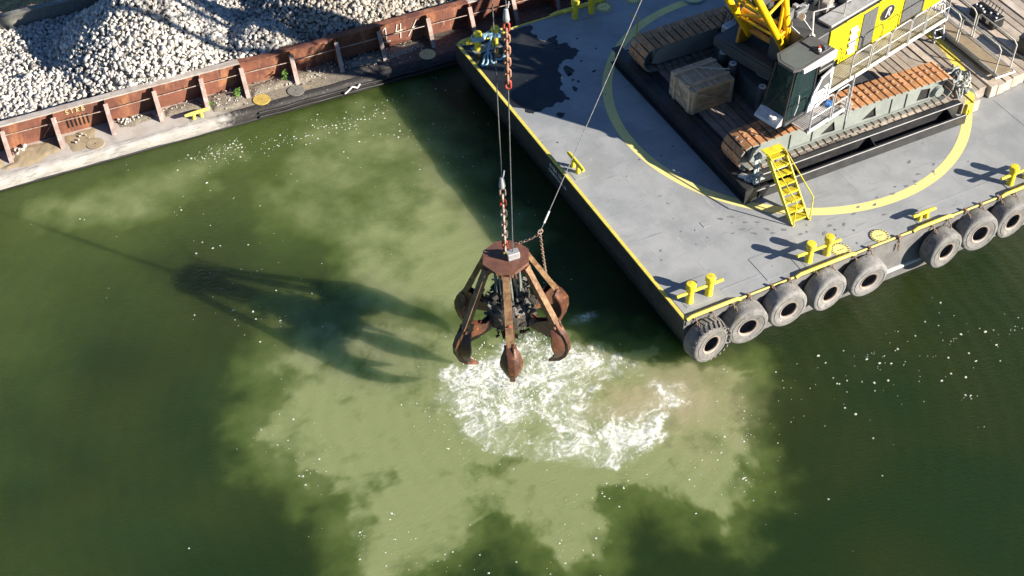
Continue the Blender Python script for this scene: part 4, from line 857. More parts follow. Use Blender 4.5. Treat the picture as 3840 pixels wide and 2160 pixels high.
spart(lambda m: m.box((5.32, yt + .17, H_ + .01), (.66, .30, .035)), 'landing')
for x in (sx0 - .0, sx1 + .0):
    spart(lambda m: m.tube([(x, yb - .02, .03), (x, yb + .02, .92), (x, yt + .02, H_ + .06)], .022, 8), 'handrail', sm=50)

# ------------------------------------------------------------------ wooden crate
ct = thing('wooden_crate', 'brown wooden crate with cross battens beside the crane cab', 'crate', (5.51, 7.92, D + .505), R(1.5))
cw, cd, ch = 1.58, 1.24, .93
inn = MB(); inn.box((0, 0, ch / 2), (cw - .05, cd - .05, ch - .04)); inn.build('core', M['timber_shade'], ct)
n_ = 8
for j in range(n_):
    p = MB(); w = ch / n_; p.box((0, -cd / 2, (j + .5) * w), (cw, .03, w - .016)); p.build('board', M['crate'], ct)
    p = MB(); p.box((-cw / 2, 0, (j + .5) * w), (.03, cd - .03, w - .016)); p.build('board', M['crate_sky_grey'], ct)
    p = MB(); p.box((cw / 2, 0, (j + .5) * w), (.03, cd - .03, w - .016)); p.build('board', M['crate'], ct)
for j in range(14):
    p = MB(); w = cw / 14; p.box((-cw / 2 + (j + .5) * w, 0, ch), (w - .016, cd + .02, .03)); p.build('lid_board', M['crate_sky_grey'], ct)
for y in (-cd / 2 + .28, cd / 2 - .22): p = MB(); p.box((0, y, ch + .042), (cw + .02, .11, .05)); p.build('batten', M['crate_batten'], ct)
for y, ax in ((-cd / 2 - .03, 'x'),):
    for x in (-cw / 2 + .06, cw / 2 - .06): p = MB(); p.box((x, y - .008, ch / 2), (.11, .045, ch)); p.build('batten', M['crate_batten'], ct)
    p = MB(); p.beam((-cw / 2 + .12, y, ch - .08), (cw / 2 - .12, y, .12), .03, .10, up=(0, 1, 0)); p.v = p.v; p.build('brace', M['crate_batten'], ct)
for y in (-cd / 2 + .1, cd / 2 - .3): p = MB(); p.box((-cw / 2 - .038, y, ch / 2), (.045, .11, ch)); p.build('batten', M['crate_batten'], ct)
p = MB(); p.beam((-cw / 2 - .03, cd / 2 - .36, ch - .06), (-cw / 2 - .03, -cd / 2 + .16, .06), .03, .09, up=(1, 0, 0)); p.build('brace', M['crate_batten'], ct)
st_ = thing('pale_stick', 'thin pale stick lying on the crate lid', 'stick', (5.9, 7.95, D + .505 + ch + .095), R(-20))
p = MB(); p.tube([(-.45, .12, 0), (0, 0, .004), (.55, -.1, .0)], .018, 6); p.build('stick', M['rope_white'], st_)
rp_ = thing('rope_knot', 'small tan knot of rope on the right corner of the crate', 'rope', (6.26, 7.40, D + .505 + ch))
p = MB()
for j in range(5): p.tube([(.05 * math.sin(j), -.06, .02), (.05 * math.cos(j * 2), -.07, -.1), (.06 * math.sin(j * 3), -.075, -.25 - .04 * j)], .018, 6)
tag(p.build('strands', M['mark_yellow'], rp_), kind='stuff')

# ------------------------------------------------------------------ ropes and hoses lying about
def curl(n, cx, cy, rx, ry, z0, z1, turns, r_, seed):
    rr = random.Random(seed); pts = []; ph = rr.random() * 6
    for i in range(n):
        t_ = i / (n - 1); a = ph + t_ * 6.283 * turns; k_ = 1 + .35 * math.sin(2.3 * a + seed) * rr.uniform(.6, 1)
        pts.append((cx + rx * k_ * math.cos(a), cy + ry * k_ * math.sin(a * 1.03 + .2 * seed), z0 + (z1 - z0) * (.5 + .5 * math.sin(3.1 * a + seed))))
    return pts
rc = thing('hose_bundle', 'bundle of white and teal hoses draped over the frame beside the stairs', 'hoses', (4.78, 3.72, D + .55))
for j in range(6):
    p = MB(); y = -.02 + .02 * j; x = .04 + .05 * j
    p.tube([(x + .12, .35 + y, .60), (x + .06, .20, .62), (x - .02, .08 + y, .42), (x - .08, -.02 + y, .15), (x - .05, -.14, .04), (x + .12, -.20, .06)], .022, 7); p.build('hose', M['rope_white'] if j % 3 else M['rope_teal'], rc, 50)
for j in range(5):
    p = MB(); p.tube(curl(34, -.05 + .03 * j, -.02 - .03 * j, .24, .12, .02, .16, 1.6, .02, j), .02, 7); p.build('hose', M['rope_teal'] if j % 2 else M['rope_white'], rc, 50)
p = MB(); p.tube([(-.38, .26, .06), (-.30, .1, .10), (-.22, -.1, .06)], .055, 8); p.build('pad', M['rope_white'], rc, 50)
p = MB(); p.tube([(-.26, .30, .06), (-.18, .12, .10), (-.10, -.06, .06)], .055, 8); p.build('pad', M['rope_white'], rc, 50)
hp = thing('rope_heap', 'tangled heap of grey green mooring rope at the back end of the near track', 'rope', (13.52, 4.66, D + .46))
for j in range(12):
    p = MB(); p.tube(curl(46, random.uniform(-.18, .18), random.uniform(-.25, .25), random.uniform(.18, .42), random.uniform(.2, .5), .02 + .02 * j, .08 + .025 * j, random.uniform(1.3, 2.2), .03, j + 3), .03, 7); p.build('rope_loop', M['rope_green'] if j % 3 else M['rope_white'], hp, 50)
p = MB(); p.tube([(.1, -.3, .1), (.2, -.55, .05), (.25, -.68, -.1), (.3, -.7, -.3)], .03, 7); p.build('rope_loop', M['rope_teal'], hp, 50)
yb_ = thing('yellow_edge_post', 'small yellow steel post against the timber ends by the rope heap', 'post', (13.25, 3.72, D + .005))
p = MB(); p.box((0, 0, .21), (.24, .10, .42), bev=.02); p.build('plate', M['yellow'], yb_); p = MB(); p.box((.02, -.06, .1), (.08, .05, .2)); p.build('lug', M['yellow'], yb_)
rp_ = thing('blue_mooring_rope', 'pale blue mooring rope wound round the back corner bollard and trailing on deck', 'rope', (.86, 14.16, D))
p = MB(); pts = []
for i in range(90):
    a = i / 90 * 6.283 * 3; t_ = i / 90
    pts.append((.52 * math.sin(a), .16 * math.sin(2 * a) + (.02 if i % 2 else -.02), .42 + .18 * t_ + .03 * math.sin(5 * a)))
p.tube(pts, .034, 7); p.build('turns', M['pale_blue'], rp_, 50)
p = MB(); tail = [(.1, -.15, .56), (.05, -.2, .4), (-.1, -.3, .08), (-.27, -.43, .04), (-.50, -.75, .04), (-.62, -.88, .04), (-.52, -.93, .04), (-.38, -.85, .04), (-.2, -.5, .05), (-.07, -.34, .05), (-.10, -.55, .05), (-.24, -.9, .04), (-.1, -.92, .04), (-.04, -.80, .04), (.11, -.88, .04), (.25, -.78, .04), (.43, -.79, .04), (.5, -.66, .05), (.4, -.62, .05), (.3, -.72, .05)]
P3 = []
for i in range(len(tail) - 1):
    a_, b_ = Vector(tail[i]), Vector(tail[i + 1]); p0 = Vector(tail[max(0, i - 1)]); p3 = Vector(tail[min(len(tail) - 1, i + 2)])
    for t_ in (0, .25, .5, .75):
        P3.append(.5 * ((2 * a_) + (b_ - p0) * t_ + (2 * p0 - 5 * a_ + 4 * b_ - p3) * t_ ** 2 + (3 * a_ - p0 - 3 * b_ + p3) * t_ ** 3))
p.tube(P3, .032, 7); p.build('tail', M['pale_blue'], rp_, 50)
rp_ = thing('teal_hose_ring', 'teal hose laid in a ring on deck at the back of the yellow circle', 'hose', (8.85, 13.42, D + .03))
p = MB(); p.tube([(.42 * math.cos(a), .34 * math.sin(a), 0) for a in [6.283 * j / 28 for j in range(28)]], .045, 8, True); p.build('ring', M['rope_teal'], rp_, 50)
ys = thing('yellow_davit_post', 'thin yellow post with a crooked arm beside the far track', 'post', (5.78, 12.35, D + .004))
p = MB(); p.tube([(0, 0, 0), (.05, .05, .72)], .022, 8); p.build('post', M['yellow'], ys); p = MB(); p.tube([(.05, .05, .72), (-.12, .28, .80)], .022, 8); p.build('arm', M['yellow'], ys)
p = MB(); p.box((0, 0, .01), (.14, .14, .015)); p.build('foot', M['yellow'], ys)

# ------------------------------------------------------------------ gangway and valve box on the timbers
gw = thing('gangway', 'short gangway with plywood deck and bent pipe handrails on the timbers', 'gangway', (15.12, 6.2, D + .46))
p = MB(); p.box((0, 0, .22), (.62, 3.9, .03)); p.build('plywood_deck', M['plywood'], gw)
for x in (-.33, .33):
    p = MB(); p.box((x, 0, .17), (.05, 3.95, .14)); p.build('side_rail', M['galv'], gw)
    for y0, y1 in ((-1.8, .1), (.2, 1.8)):
        p = MB(); p.tube([(x, y0, .2), (x, y0, 1.12), (x, y0 + .14, 1.22), (x, y1 - .1, 1.22), (x, y1, 1.12), (x, y1, .2)], .024, 8); p.build('handrail', M['rope_white'], gw, 50)
        p = MB(); p.tube([(x, y0, .7), (x, y1, .7)], .02, 8); p.build('mid_rail', M['galv'], gw)
p = MB(); p.tube([(-.42, -1.95, .12), (.42, -1.95, .12)], .04, 10); p.build('end_roller', M['steel_white'], gw)
lg = thing('access_ladder', 'leaning aluminium ladder rising from the timbers behind the gangway end', 'ladder', (14.5, 7.25, D + .46))
for x in (-.2, .2): p = MB(); p.beam((x, -.4, 0), (x + .35, .5, 1.7), .05, .08); p.build('rail', M['galv'], lg)
for j in range(7):
    t_ = (j + .5) / 7; p = MB(); p.tube([(-.2 + .35 * t_, -.4 + .9 * t_, 1.7 * t_), (.2 + .35 * t_, -.4 + .9 * t_, 1.7 * t_)], .018, 6); p.build('rung', M['galv'], lg)
for j in range(3): p = MB(); p.tube([(-.3, .2 + .2 * j, 0), (-.3, .2 + .2 * j, .9), (0, .35 + .2 * j, 1.05), (.3, .3 + .2 * j, .95)], .022, 7); p.build('hand_hoop', M['steel_white'], lg, 50)
vb = thing('battery_box', 'low black equipment box with white fittings on the timbers right of the gangway', 'box', (16.75, 7.1, D + .455), R(3))
p = MB(); p.box((0, 0, .2), (.52, 1.15, .40), bev=.03); p.build('case', M['black'], vb)
for j in range(7):
    p = MB(); p.box((random.uniform(-.2, .2), -.48 + .16 * j, .43), (.08, .06, .05), bev=.01); p.build('terminal', M['white' if j % 2 else 'galv'], vb)
    p = MB(); p.tube([(.1, -.45 + .15 * j, .42), (.25, -.4 + .15 * j, .62), (.35, -.3 + .15 * j, .4)], .018, 6); p.build('cable', M['black'], vb)
for y, z in ((-.3, .22), (.05, .22)): p = MB(); p.box((-.265, y, z), (.012, .14, .14)); p.build('plate', M['mark_white'], vb)
dx = thing('shadow_box', 'dark box standing in for a shadow at the right edge of the picture', 'box', (16.9, 4.9, D + .455), R(20))  # dark box stands in for an object's shadow here
p = MB(); p.box((0, 0, .3), (.7, .9, .6), bev=.03); p.build('body', M['black_steel'], dx); p = MB(); p.box((0, 0, .62), (.74, .94, .05), bev=.015); p.build('lid', M['black_steel'], dx)

# ------------------------------------------------------------------ the grab
GX, GY, GZ = -4.74, 1.83, 4.90
VIEW = math.atan2(-22.89 - GY, -17.46 - GX)          # one arm points at the camera side
zo = GZ - 1.15
TILT = Matrix.Rotation(R(3.6), 4, (math.cos(VIEW), math.sin(VIEW), 0))
gb = thing('orange_peel_grab', 'rusty six armed orange peel grab hanging open over the churned water', 'grab', Vector((GX, GY, GZ)) - TILT @ Vector((0, 0, zo)))
gb.rotation_euler = TILT.to_euler()
def gpart(mb, name, m, parent=None, smooth=0, a=0.0):
    me = mb.mesh(name, M[m] if isinstance(m, str) else m, smooth); me.transform(Matrix.Translation((0, 0, zo)) @ Matrix.Rotation(a, 4, 'Z')); return link(name, me, parent or gb)
oc = [(.66 * math.cos(a), .66 * math.sin(a)) for a in [VIEW + R(22.5 + 45 * j) for j in range(8)]]
p = MB(); p.prism(oc, 'z', -.16, -.06); head = gpart(p, 'head_plate', 'grab_head')
p = MB(); p.prism([(x * .55, y * .55) for x, y in oc], 'z', -.55, -.16); gpart(p, 'head_drum', 'grab_head')
c0, s0 = math.cos(VIEW), math.sin(VIEW)
p = MB(); p.box((0, 0, .02), (.30, .16, .18), rz=VIEW, bev=.03); gpart(p, 'clevis', 'mud', head)
p = MB(); p.box((.20 * math.cos(VIEW + R(75)), .20 * math.sin(VIEW + R(75)), .05), (.22, .34, .22), rz=VIEW + R(20), bev=.02); gpart(p, 'rope_guide', 'galv', head)
p = MB(); p.box((.06 * c0 + .0, .06 * s0, .08), (.05, .08, .16), rz=VIEW); gpart(p, 'pin', 'yellow', head)
for j in range(14):
    a = 6.283 * j / 14; p = MB(); p.tube([(.33 * math.cos(a), .33 * math.sin(a), -.5), (.36 * math.cos(a + .1), .36 * math.sin(a + .1), -1.75)], .028, 6); gpart(p, 'hoist_cable', 'cable_grey')
p = MB(); p.cyl((0, 0, -.2), (0, 0, -2.4), .17, n=14); gpart(p, 'centre_column', 'mud')
hub = MB(); hub.lathe([(.05, -1.75), (.46, -1.55), (.64, -1.8), (.66, -2.28), (.46, -2.52), (.05, -2.5)], 18); hubo = gpart(hub, 'lower_hub', 'mud')
random.seed(3)
deb = MB()
for j in range(330):
    a = random.random() * 6.283; r_ = random.uniform(.25, .76) * (1 if j % 3 else .8); z = random.uniform(-2.55, -1.2); s_ = random.uniform(.04, .13)
    q_ = Matrix.Translation((r_ * math.cos(a), r_ * math.sin(a), z)) @ Matrix.Rotation(random.random() * 6, 4, (random.random(), random.random(), .5))
    deb.box((0, 0, 0), (s_ * random.uniform(.6, 2.2), s_, s_ * random.uniform(.4, 1)), q_)
tag(gpart(deb, 'mud_clods', 'mud', hubo), kind='stuff')
p = MB(); p.beam((.2, .05, -1.95), (.62, .25, -1.75), .07, .07); gpart(p, 'scrap_bar', 'grab_arm', hubo, a=VIEW)
# tine: built along +x, curved blade with a raised spine
def sm(t_): return t_ * t_ * (3 - 2 * t_)
cl = [(1.44, -2.06), (1.64, -2.27), (1.75, -2.54), (1.76, -2.82), (1.67, -3.09), (1.50, -3.31), (1.29, -3.46)]
wd_ = [.16, .27, .325, .31, .23, .13, .05]
tine = MB(); vs = []; fs = []; m_ = 7
for (r_, z), w in zip(cl, wd_):
    i_ = cl.index((r_, z)); a_ = Vector(cl[max(0, i_ - 1)]); b_ = Vector(cl[min(len(cl) - 1, i_ + 1)]); d_ = (b_ - a_).normalized(); nrm = Vector((-d_.y, d_.x)); nrm = nrm if nrm.x > 0 or True else nrm
    out_ = Vector((d_.y * -1, d_.x)); out_ = Vector((-d_.y, d_.x)) if (-d_.y) > 0 else Vector((d_.y, -d_.x))
    for k_ in range(m_):
        u_ = -1 + 2 * k_ / (m_ - 1); dep = -.26 * w / .3 * u_ * u_
        vs.append((r_ + out_.x * dep, w * u_, z + out_.y * dep))
n0 = len(vs)
for (r_, z), w in zip(cl, wd_):
    i_ = cl.index((r_, z)); a_ = Vector(cl[max(0, i_ - 1)]); b_ = Vector(cl[min(len(cl) - 1, i_ + 1)]); d_ = (b_ - a_).normalized()
    out_ = Vector((-d_.y, d_.x)) if (-d_.y) > 0 else Vector((d_.y, -d_.x))
    for k_ in range(m_):
        u_ = -1 + 2 * k_ / (m_ - 1); dep = -.26 * w / .3 * u_ * u_ - .045
        vs.append((r_ + out_.x * dep, w * u_ * .96, z + out_.y * dep))
for i in range(len(cl) - 1):
    for k_ in range(m_ - 1):
        q_ = i * m_ + k_; fs.append((q_, q_ + 1, q_ + m_ + 1, q_ + m_)); fs.append((n0 + q_, n0 + q_ + m_, n0 + q_ + m_ + 1, n0 + q_ + 1))
for i in range(len(cl) - 1):
    for k_ in (0, m_ - 1): q_ = i * m_ + k_; fs.append((q_, q_ + m_, n0 + q_ + m_, n0 + q_))
for k_ in range(m_ - 1): fs.append((k_, n0 + k_, n0 + k_ + 1, k_ + 1)); q_ = (len(cl) - 1) * m_ + k_; fs.append((q_, q_ + 1, n0 + q_ + 1, n0 + q_))
tine.add(vs, fs); tine_me = tine.mesh('tine', M['grab_rust'], 35)
spn = MB()
for i in range(len(cl) - 1):
    a_, b_ = Vector((cl[i][0] + .02, 0, cl[i][1])), Vector((cl[i + 1][0] + .02, 0, cl[i + 1][1])); d_ = (b_ - a_)
    spn.beam(a_ - d_ * .06, b_ + d_ * .06, .19 - .012 * i, .09, up=Vector((1, 0, .3)), w1=.19 - .012 * (i + 1), h1=.085)
spn_me = spn.mesh('spine', M['grab_rust'])
tip_ = MB(); tip_.beam((1.35, 0, -3.40), (1.15, 0, -3.58), .13, .12, up=(1, 0, 1), w1=.09, h1=.05); tip_me = tip_.mesh('tooth', M['grab_head'])
lmb = MB(); lmb.mi = 0
for s_ in (-.085, .085): lmb.prism([(.34, -2.0), (.40, -2.32), (1.10, -2.50), (1.60, -2.52), (1.64, -2.20), (1.48, -1.90), (1.24, -1.89), (.84, -2.10), (.42, -1.90)], 'y', s_ - .018, s_ + .018)
lmb.beam((.45, 0, -2.1), (1.3, 0, -2.3), .15, .10); limb_me = lmb.mesh('limb', M['grab_rust'])
pin_ = MB(); pin_.cyl((1.44, -.17, -2.04), (1.44, .17, -2.04), .06, n=14); pin_me = pin_.mesh('pin', M['grab_head'], 40)
arm = MB(); arm.beam((.60, 0, -.20), (1.44, 0, -2.04), .19, .13, up=(1, 0, .3), w1=.21, h1=.15); arm_me = arm.mesh('arm', M['grab_arm'])
lug_me2 = []
for s_ in (-.1, .1): lugm = MB(); lugm.prism([(.48, -.16), (.66, -.16), (.70, -.26), (.62, -.34), (.5, -.3)], 'y', s_ - .015, s_ + .015); lug_me2.append(lugm.mesh('arm_lug', M['grab_head']))
for j in range(6):
    a = VIEW + R(60 * j); Mx = Matrix.Translation((0, 0, zo)) @ Matrix.Rotation(a, 4, 'Z')
    def put(nm, me, par=None):
        o = link(nm, me, par or gb)
        if par is None: o.location = (0, 0, zo); o.rotation_euler = (0, 0, a)
        return o
    put('arm', arm_me); put('arm_lug', lug_me2[0]); put('arm_lug', lug_me2[1]); t = put('tine', tine_me)
    for nm, me in (('spine', spn_me), ('tooth', tip_me), ('limb', limb_me), ('pin', pin_me)): put(nm, me, t)
p = MB(); p.tube([(1.20 + .07 * math.cos(b_), .07 * math.sin(b_), -1.55 + .12 * math.cos(b_)) for b_ in [6.283 * j / 14 for j in range(14)]], .025, 7, True); gpart(p, 'shackle', 'red', a=VIEW)
# dripping water and spray
dr = MB()
for j in range(420):
    a = random.random() * 6.283; r_ = abs(random.gauss(0, 1.0)) + .15; x_ = GX + .3 + r_ * math.cos(a) * 1.25; y_ = GY - .7 + r_ * math.sin(a) * 1.2; z_ = .03 + abs(random.gauss(0, .16)); s_ = random.uniform(.006, .016)
    dr.box((x_, y_, z_), (s_ * 1.6, s_ * 1.6, s_ * 2), rz=a)
for j in range(160):
    a = VIEW + R(60 * random.randint(0, 5)) + random.uniform(-.25, .25); r_ = random.uniform(.7, 1.5); z = random.uniform(.15, 1.6); s_ = random.uniform(.006, .014)
    dr.tube([(GX + r_ * math.cos(a), GY + r_ * math.sin(a), z), (GX + r_ * math.cos(a), GY + r_ * math.sin(a), z + random.uniform(.02, .07))], s_, 5)
tag(dr.build('water_drops', M['white']), 'bright water drops falling from the grab tines', None, None, 'stuff')

# ------------------------------------------------------------------ hoist ropes, chains, tagline
def crane_pt(X, Y, z): v_ = U @ Vector((X, Y, 0)); return Vector((8.61 + v_.x, 7.41 + v_.y, D + z))
def at_frac(a, b, t_): return a + (b - a) * t_
def rope(name, label, top, bot, seg, chain_m, shack=()):
    d_ = (bot - top).normalized(); L_ = (bot - top).length
    t = thing(name, label, 'rope', bot)
    loc = lambda s_: top + d_ * s_ - bot
    cur = 0
    for (s0_, s1_) in seg:
        p = MB(); p.tube([loc(cur), loc(s0_)], .015, 7); p.build('rope', M['rope_wire'], t)
        q_ = d_.to_track_quat('Z', 'Y').to_matrix().to_4x4()
        p = MB(); p.lathe([(.005, -.30), (.05, -.28), (.075, -.1), (.085, .0), (.05, .06), (.005, .08)], 12, Matrix.Translation(loc(s0_)) @ q_); p.build('socket', M['galv'], t, 40)
        p = MB(); p.tube([loc(s0_ - .3) + Vector((.05, 0, 0)), loc(s0_ - .45) + Vector((.09, .02, 0))], .018, 6); p.build('rope_tail', M['galv'], t)
        n_ = int((s1_ - s0_) / .165); L1 = .235
        for i in range(n_):
            s_ = s0_ + .1 + (i + .5) * (s1_ - s0_ - .1) / n_
            p = MB(); p.tube(link_mesh_pts(L1, .03, .062), .03, 8, True, Matrix.Translation(loc(s_)) @ q_ @ Matrix.Rotation(R(90) * (i % 2) + .4, 4, 'Z')); p.build('chain_link', M['red'] if i in shack else M[chain_m], t, 50)
        cur = s1_
    if cur < L_ - .05: p = MB(); p.tube([loc(cur), loc(L_)], .015, 7); p.build('rope', M['rope_wire'], t)
    return t
tipA, tipB = crane_pt(13.4, -.45, 28), crane_pt(13.4, .48, 28)
botA = Vector((GX, GY, GZ + .12)); botB = Vector((GX + .20 * math.cos(VIEW + R(75)), GY + .20 * math.sin(VIEW + R(75)), GZ + .14))
LA = (botA - tipA).length; LB = (botB - tipB).length
HOLE_A = (LA - 2.1, LA); HOLE_B = (LB - 7.0, LB - 5.15)
rope('hoist_rope', 'left hoist rope ending in a heavy chain shackled to the grab head', tipA, botA, [HOLE_A], 'chain_pale', (2, 10))
rope('closing_rope', 'right closing rope with a rusty chain length high above the grab', tipB, botB, [HOLE_B], 'chain_orange', (0, 10))
J = Vector((GX + 1.02, GY - .02, GZ + .42)); T1 = crane_pt(5.3, 0, 10.7)
tl = thing('tagline', 'thin tagline slanting from the crane to two chains on the grab', 'rope', J)
p = MB(); p.tube([(0, 0, 0), T1 - J], .012, 6); p.build('rope', M['rope_wire'], tl)
dJ = (T1 - J).normalized(); p = MB(); p.tube([dJ * .25, dJ * .6], .028, 7); p.build('splice', M['rope_white'], tl)
p = MB(); p.tube([(.07 * math.cos(a), 0, .07 * math.sin(a)) for a in [6.283 * j / 14 for j in range(14)]], .02, 7, True); p.build('ring', M['chain_pale'], tl)
e1 = Vector((GX + .42, GY + .32, GZ - .06)) - J
aR = VIEW + R(120); e2 = Vector((GX, GY, GZ)) + TILT @ Vector((1.20 * math.cos(aR), 1.20 * math.sin(aR), -1.6)) - J
for e in (e1, e2): p = MB(); chain_mb(p, (0, 0, -.05), e, .10, .012, .028, .06); tag(p.build('chain', M['chain'], tl), kind='stuff')

# ------------------------------------------------------------------ loaded gravel barge
GB = thing('gravel_barge', 'rusty red hopper barge heaped with crushed stone lying behind the crane barge', 'barge', (0, 15.93, 0), -.038)
GD = .45; X_0, X_1 = -27.0, 26.0
def gpt(fn, name, m, parent=None, smooth=0):
    mb = MB(); fn(mb); return mb.build(name, M[m] if isinstance(m, str) else [M[k_] for k_ in m], parent or GB, smooth)
hp_ = [(.10, -1.2), (.02, -.2), (0, .10), (.0, .30), (.05, .40), (.14, .445), (.26, .455), (.26, .40), (9.1, .40), (9.1, -1.2)]
def _hull(m):
    n_ = 180; xs = [X_0 + (X_1 - X_0) * i / n_ for i in range(n_ + 1)]
    vs = []; fs = []
    for x in xs:
        for (y, z) in hp_:
            dn = noise.fractal(Vector((x * .8, y * 3, z * 3)), .9, 2, 3) * .028 if y < .3 else 0
            vs.append((x, y + dn, z + dn * .5))
    k_ = len(hp_)
    for i in range(n_):
        for j in range(k_): j2 = (j + 1) % k_; fs.append((i * k_ + j, (i + 1) * k_ + j, (i + 1) * k_ + j2, i * k_ + j2))
    m.add(vs, fs)
gpt(_hull, 'hull', 'gunwale', smooth=40)
gpt(lambda m: m.sheet([(X_0, .255), (X_1, .255), (X_1, 1.5), (X_0, 1.5)], GD + .002), 'walkway', 'walk')
gpt(lambda m: m.sheet([(X_0, 7.64), (X_1, 7.64), (X_1, 9.0), (X_0, 9.0)], GD + .002), 'walkway', 'brown_dirt')
for (y, z, r_) in ((-.03, .28, .05), (-.05, .12, .05)):
    gpt(lambda m: m.tube([(-6.9 + .25 * i, y + .012 * math.sin(i * 1.3), z + .012 * math.cos(i * .9)) for i in range(120)], r_, 8), 'rub_rail', 'black', smooth=50)
gpt(lambda m: m.tube([(X_0, .03, .02), (X_1, .03, .02)], .06, 6), 'rub_rail', 'black')
# coaming plates between brackets, rim on top
BR = [-20.2, -18.5, -16.8, -15.12, -13.42, -11.7, -10.05, -8.45, -7.0, -5.2, -3.54, -1.92, -.05, 1.6, 3.3, 5.0, 6.7, 8.4]
for i in range(len(BR) - 1):
    def _pl(m):
        n_ = 8; vs = []; fs = []; am = .05 if -7.5 < BR[i] < -5 else .012
        for a in range(n_ + 1):
            for b_ in range(5):
                x = BR[i] + (BR[i + 1] - BR[i]) * a / n_ ; z = GD + (1.47 - GD) * b_ / 4
                ed = math.sin(math.pi * a / n_) if True else 1
                dy = am * noise.noise(Vector((x * 1.3, z * 1.5, 2))) + (-.10 * ed * (b_ / 4) ** 2 if -7.5 < BR[i] < -5 else -.01 * ed)
                vs.append((x, 1.47 + dy, z))
        for a in range(n_):
            for b_ in range(4): q_ = a * 5 + b_; fs.append((q_, q_ + 5, q_ + 6, q_ + 1))
        k_ = len(vs); vs += [(x, y + .03, z) for x, y, z in vs]; fs += [tuple(j + k_ for j in reversed(f)) for f in fs]
        m.add(vs, fs)
    gpt(_pl, 'coaming_plate', 'rust')
    mm = 'rim_pale' if BR[i] < -7.5 or BR[i] > 1 else 'rust'
    def _rim(m):
        n_ = 8; vs = []; fs = []
        for a in range(n_ + 1):
            x = BR[i] + (BR[i + 1] - BR[i]) * a / n_; dy = -.10 * math.sin(math.pi * a / n_) if -7.5 < BR[i] < -5 else .008 * math.sin(a * 2.1 + i)
            vs += [(x, 1.34 + dy, 1.47), (x, 1.34 + dy, 1.52), (x, 1.60 + dy, 1.52), (x, 1.60 + dy, 1.47)]
        for a in range(n_):
            for b_ in range(4): c_ = (b_ + 1) % 4; fs.append((a * 4 + b_, a * 4 + 4 + b_, a * 4 + 4 + c_, a * 4 + c_))
        fs += [(0, 1, 2, 3), (n_ * 4 + 3, n_ * 4 + 2, n_ * 4 + 1, n_ * 4)]
        m.add(vs, fs)
    gpt(_rim, 'coaming_rim', mm)
for x in BR:
    lean = random.uniform(-.03, .03)
    b_ = gpt(lambda m: m.prism([(.74, GD + .004), (1.46, GD + .004), (1.46, 1.465), (1.24, 1.465), (1.18, 1.30)], 'x', x - .012, x + .012), 'bracket', 'rust')
    gpt(lambda m: m.beam((x, .70, GD + .01), (x + lean, 1.17, 1.44), .15, .02, up=(0, -1, .5)), 'bracket_flange', 'rust_pale', b_)
gpt(lambda m: m.box((-.5, 7.62, .98), (53, .04, 1.05)), 'far_coaming', 'cover_grey'); gpt(lambda m: m.box((-.5, 7.62, 1.50), (53, .24, .05)), 'far_rim', 'cover_grey')
gpt(lambda m: m.box((-.5, 4.4, .42), (52, 5.6, .03)), 'hopper_floor', 'cover_grey')
# vent slots and chalk marks on the coaming
for j in range(6): gpt(lambda m: m.prism([(-13.02 + .135 * j, .66), (-12.985 + .135 * j, .66), (-13.005 + .135 * j, 1.06), (-13.04 + .135 * j, 1.06)], 'y', 1.425, 1.452), 'vent_slot', 'black')
def strokes(lines, x, z, sc, w, m, sl=0.0):
    def _f(mb):
        for ln in lines:
            for (a, b2) in zip(ln[:-1], ln[1:]):
                mb.beam((x + a[0] * sc, 1.434, z + a[1] * sc + sl * a[0] * sc), (x + b2[0] * sc, 1.434, z + b2[1] * sc + sl * b2[0] * sc), w, .008, up=(0, 1, 0))
    return tag(gpt(_f, 'lettering', m), kind='stuff')
Lt = {'S': [[(.5, .9), (.2, 1), (0, .8), (.1, .55), (.4, .45), (.5, .2), (.3, 0), (0, .1)]], 'T': [[(0, .9), (.5, .95)], [(.25, .9), (.25, 0)]], 'R': [[(0, 0), (0, 1), (.4, .9), (.4, .6), (0, .5), (.5, 0)]], 'B': [[(0, 0), (0, 1), (.4, .85), (.1, .5), (.5, .3), (.3, 0), (0, 0)]],
      'A': [[(0, 0), (.25, 1), (.5, 0)], [(.1, .4), (.4, .4)]], '1': [[(-.05, .8), (.15, 1), (.2, 0)], [(0, 0), (.42, .0)]], '4': [[(.1, 1), (0, .5), (.45, .55)], [(.32, 1), (.28, 0)]], '7': [[(.55, 1.05), (0, -.02)], [(.08, .45), (.62, .6)]], 'V': [[(0, 1), (.25, 0), (.55, .95)]]}
for ch_, x in zip('STRB', (-13.0, -12.83, -12.64, -12.46)): strokes(Lt[ch_], x, 1.22, .17, .022, 'mark_yellow')
for ch_, x in zip('SA', (-3.86, -3.70)): strokes(Lt[ch_], x, 1.32, .14, .02, 'mark_white')
strokes(Lt['V'], -3.42, 1.12, .12, .03, 'red')
for ch_, x, sc in (('1', -1.68, .62), ('4', -1.20, .62), ('7', -.72, .58)): strokes(Lt[ch_], x, .70, sc, .035, 'mark_white')
cleat((-8.9, .40), R(3), .88, GB, GD, .24, 'edge_yellow')
for (x, y), m_ in (((-6.63, .42), 'disc_yellow'), ((-5.39, .40), 'cover_grey'), ((-.42, .42), 'mark_yellow'), ((-12.4, .50), 'sand')):
    o = cover((x, y), .30, GB, GD + .004, m_, False); p = MB(); p.cyl((0, 0, .029), (0, 0, .034), .022, n=10); p.build('socket', M['black'], o)
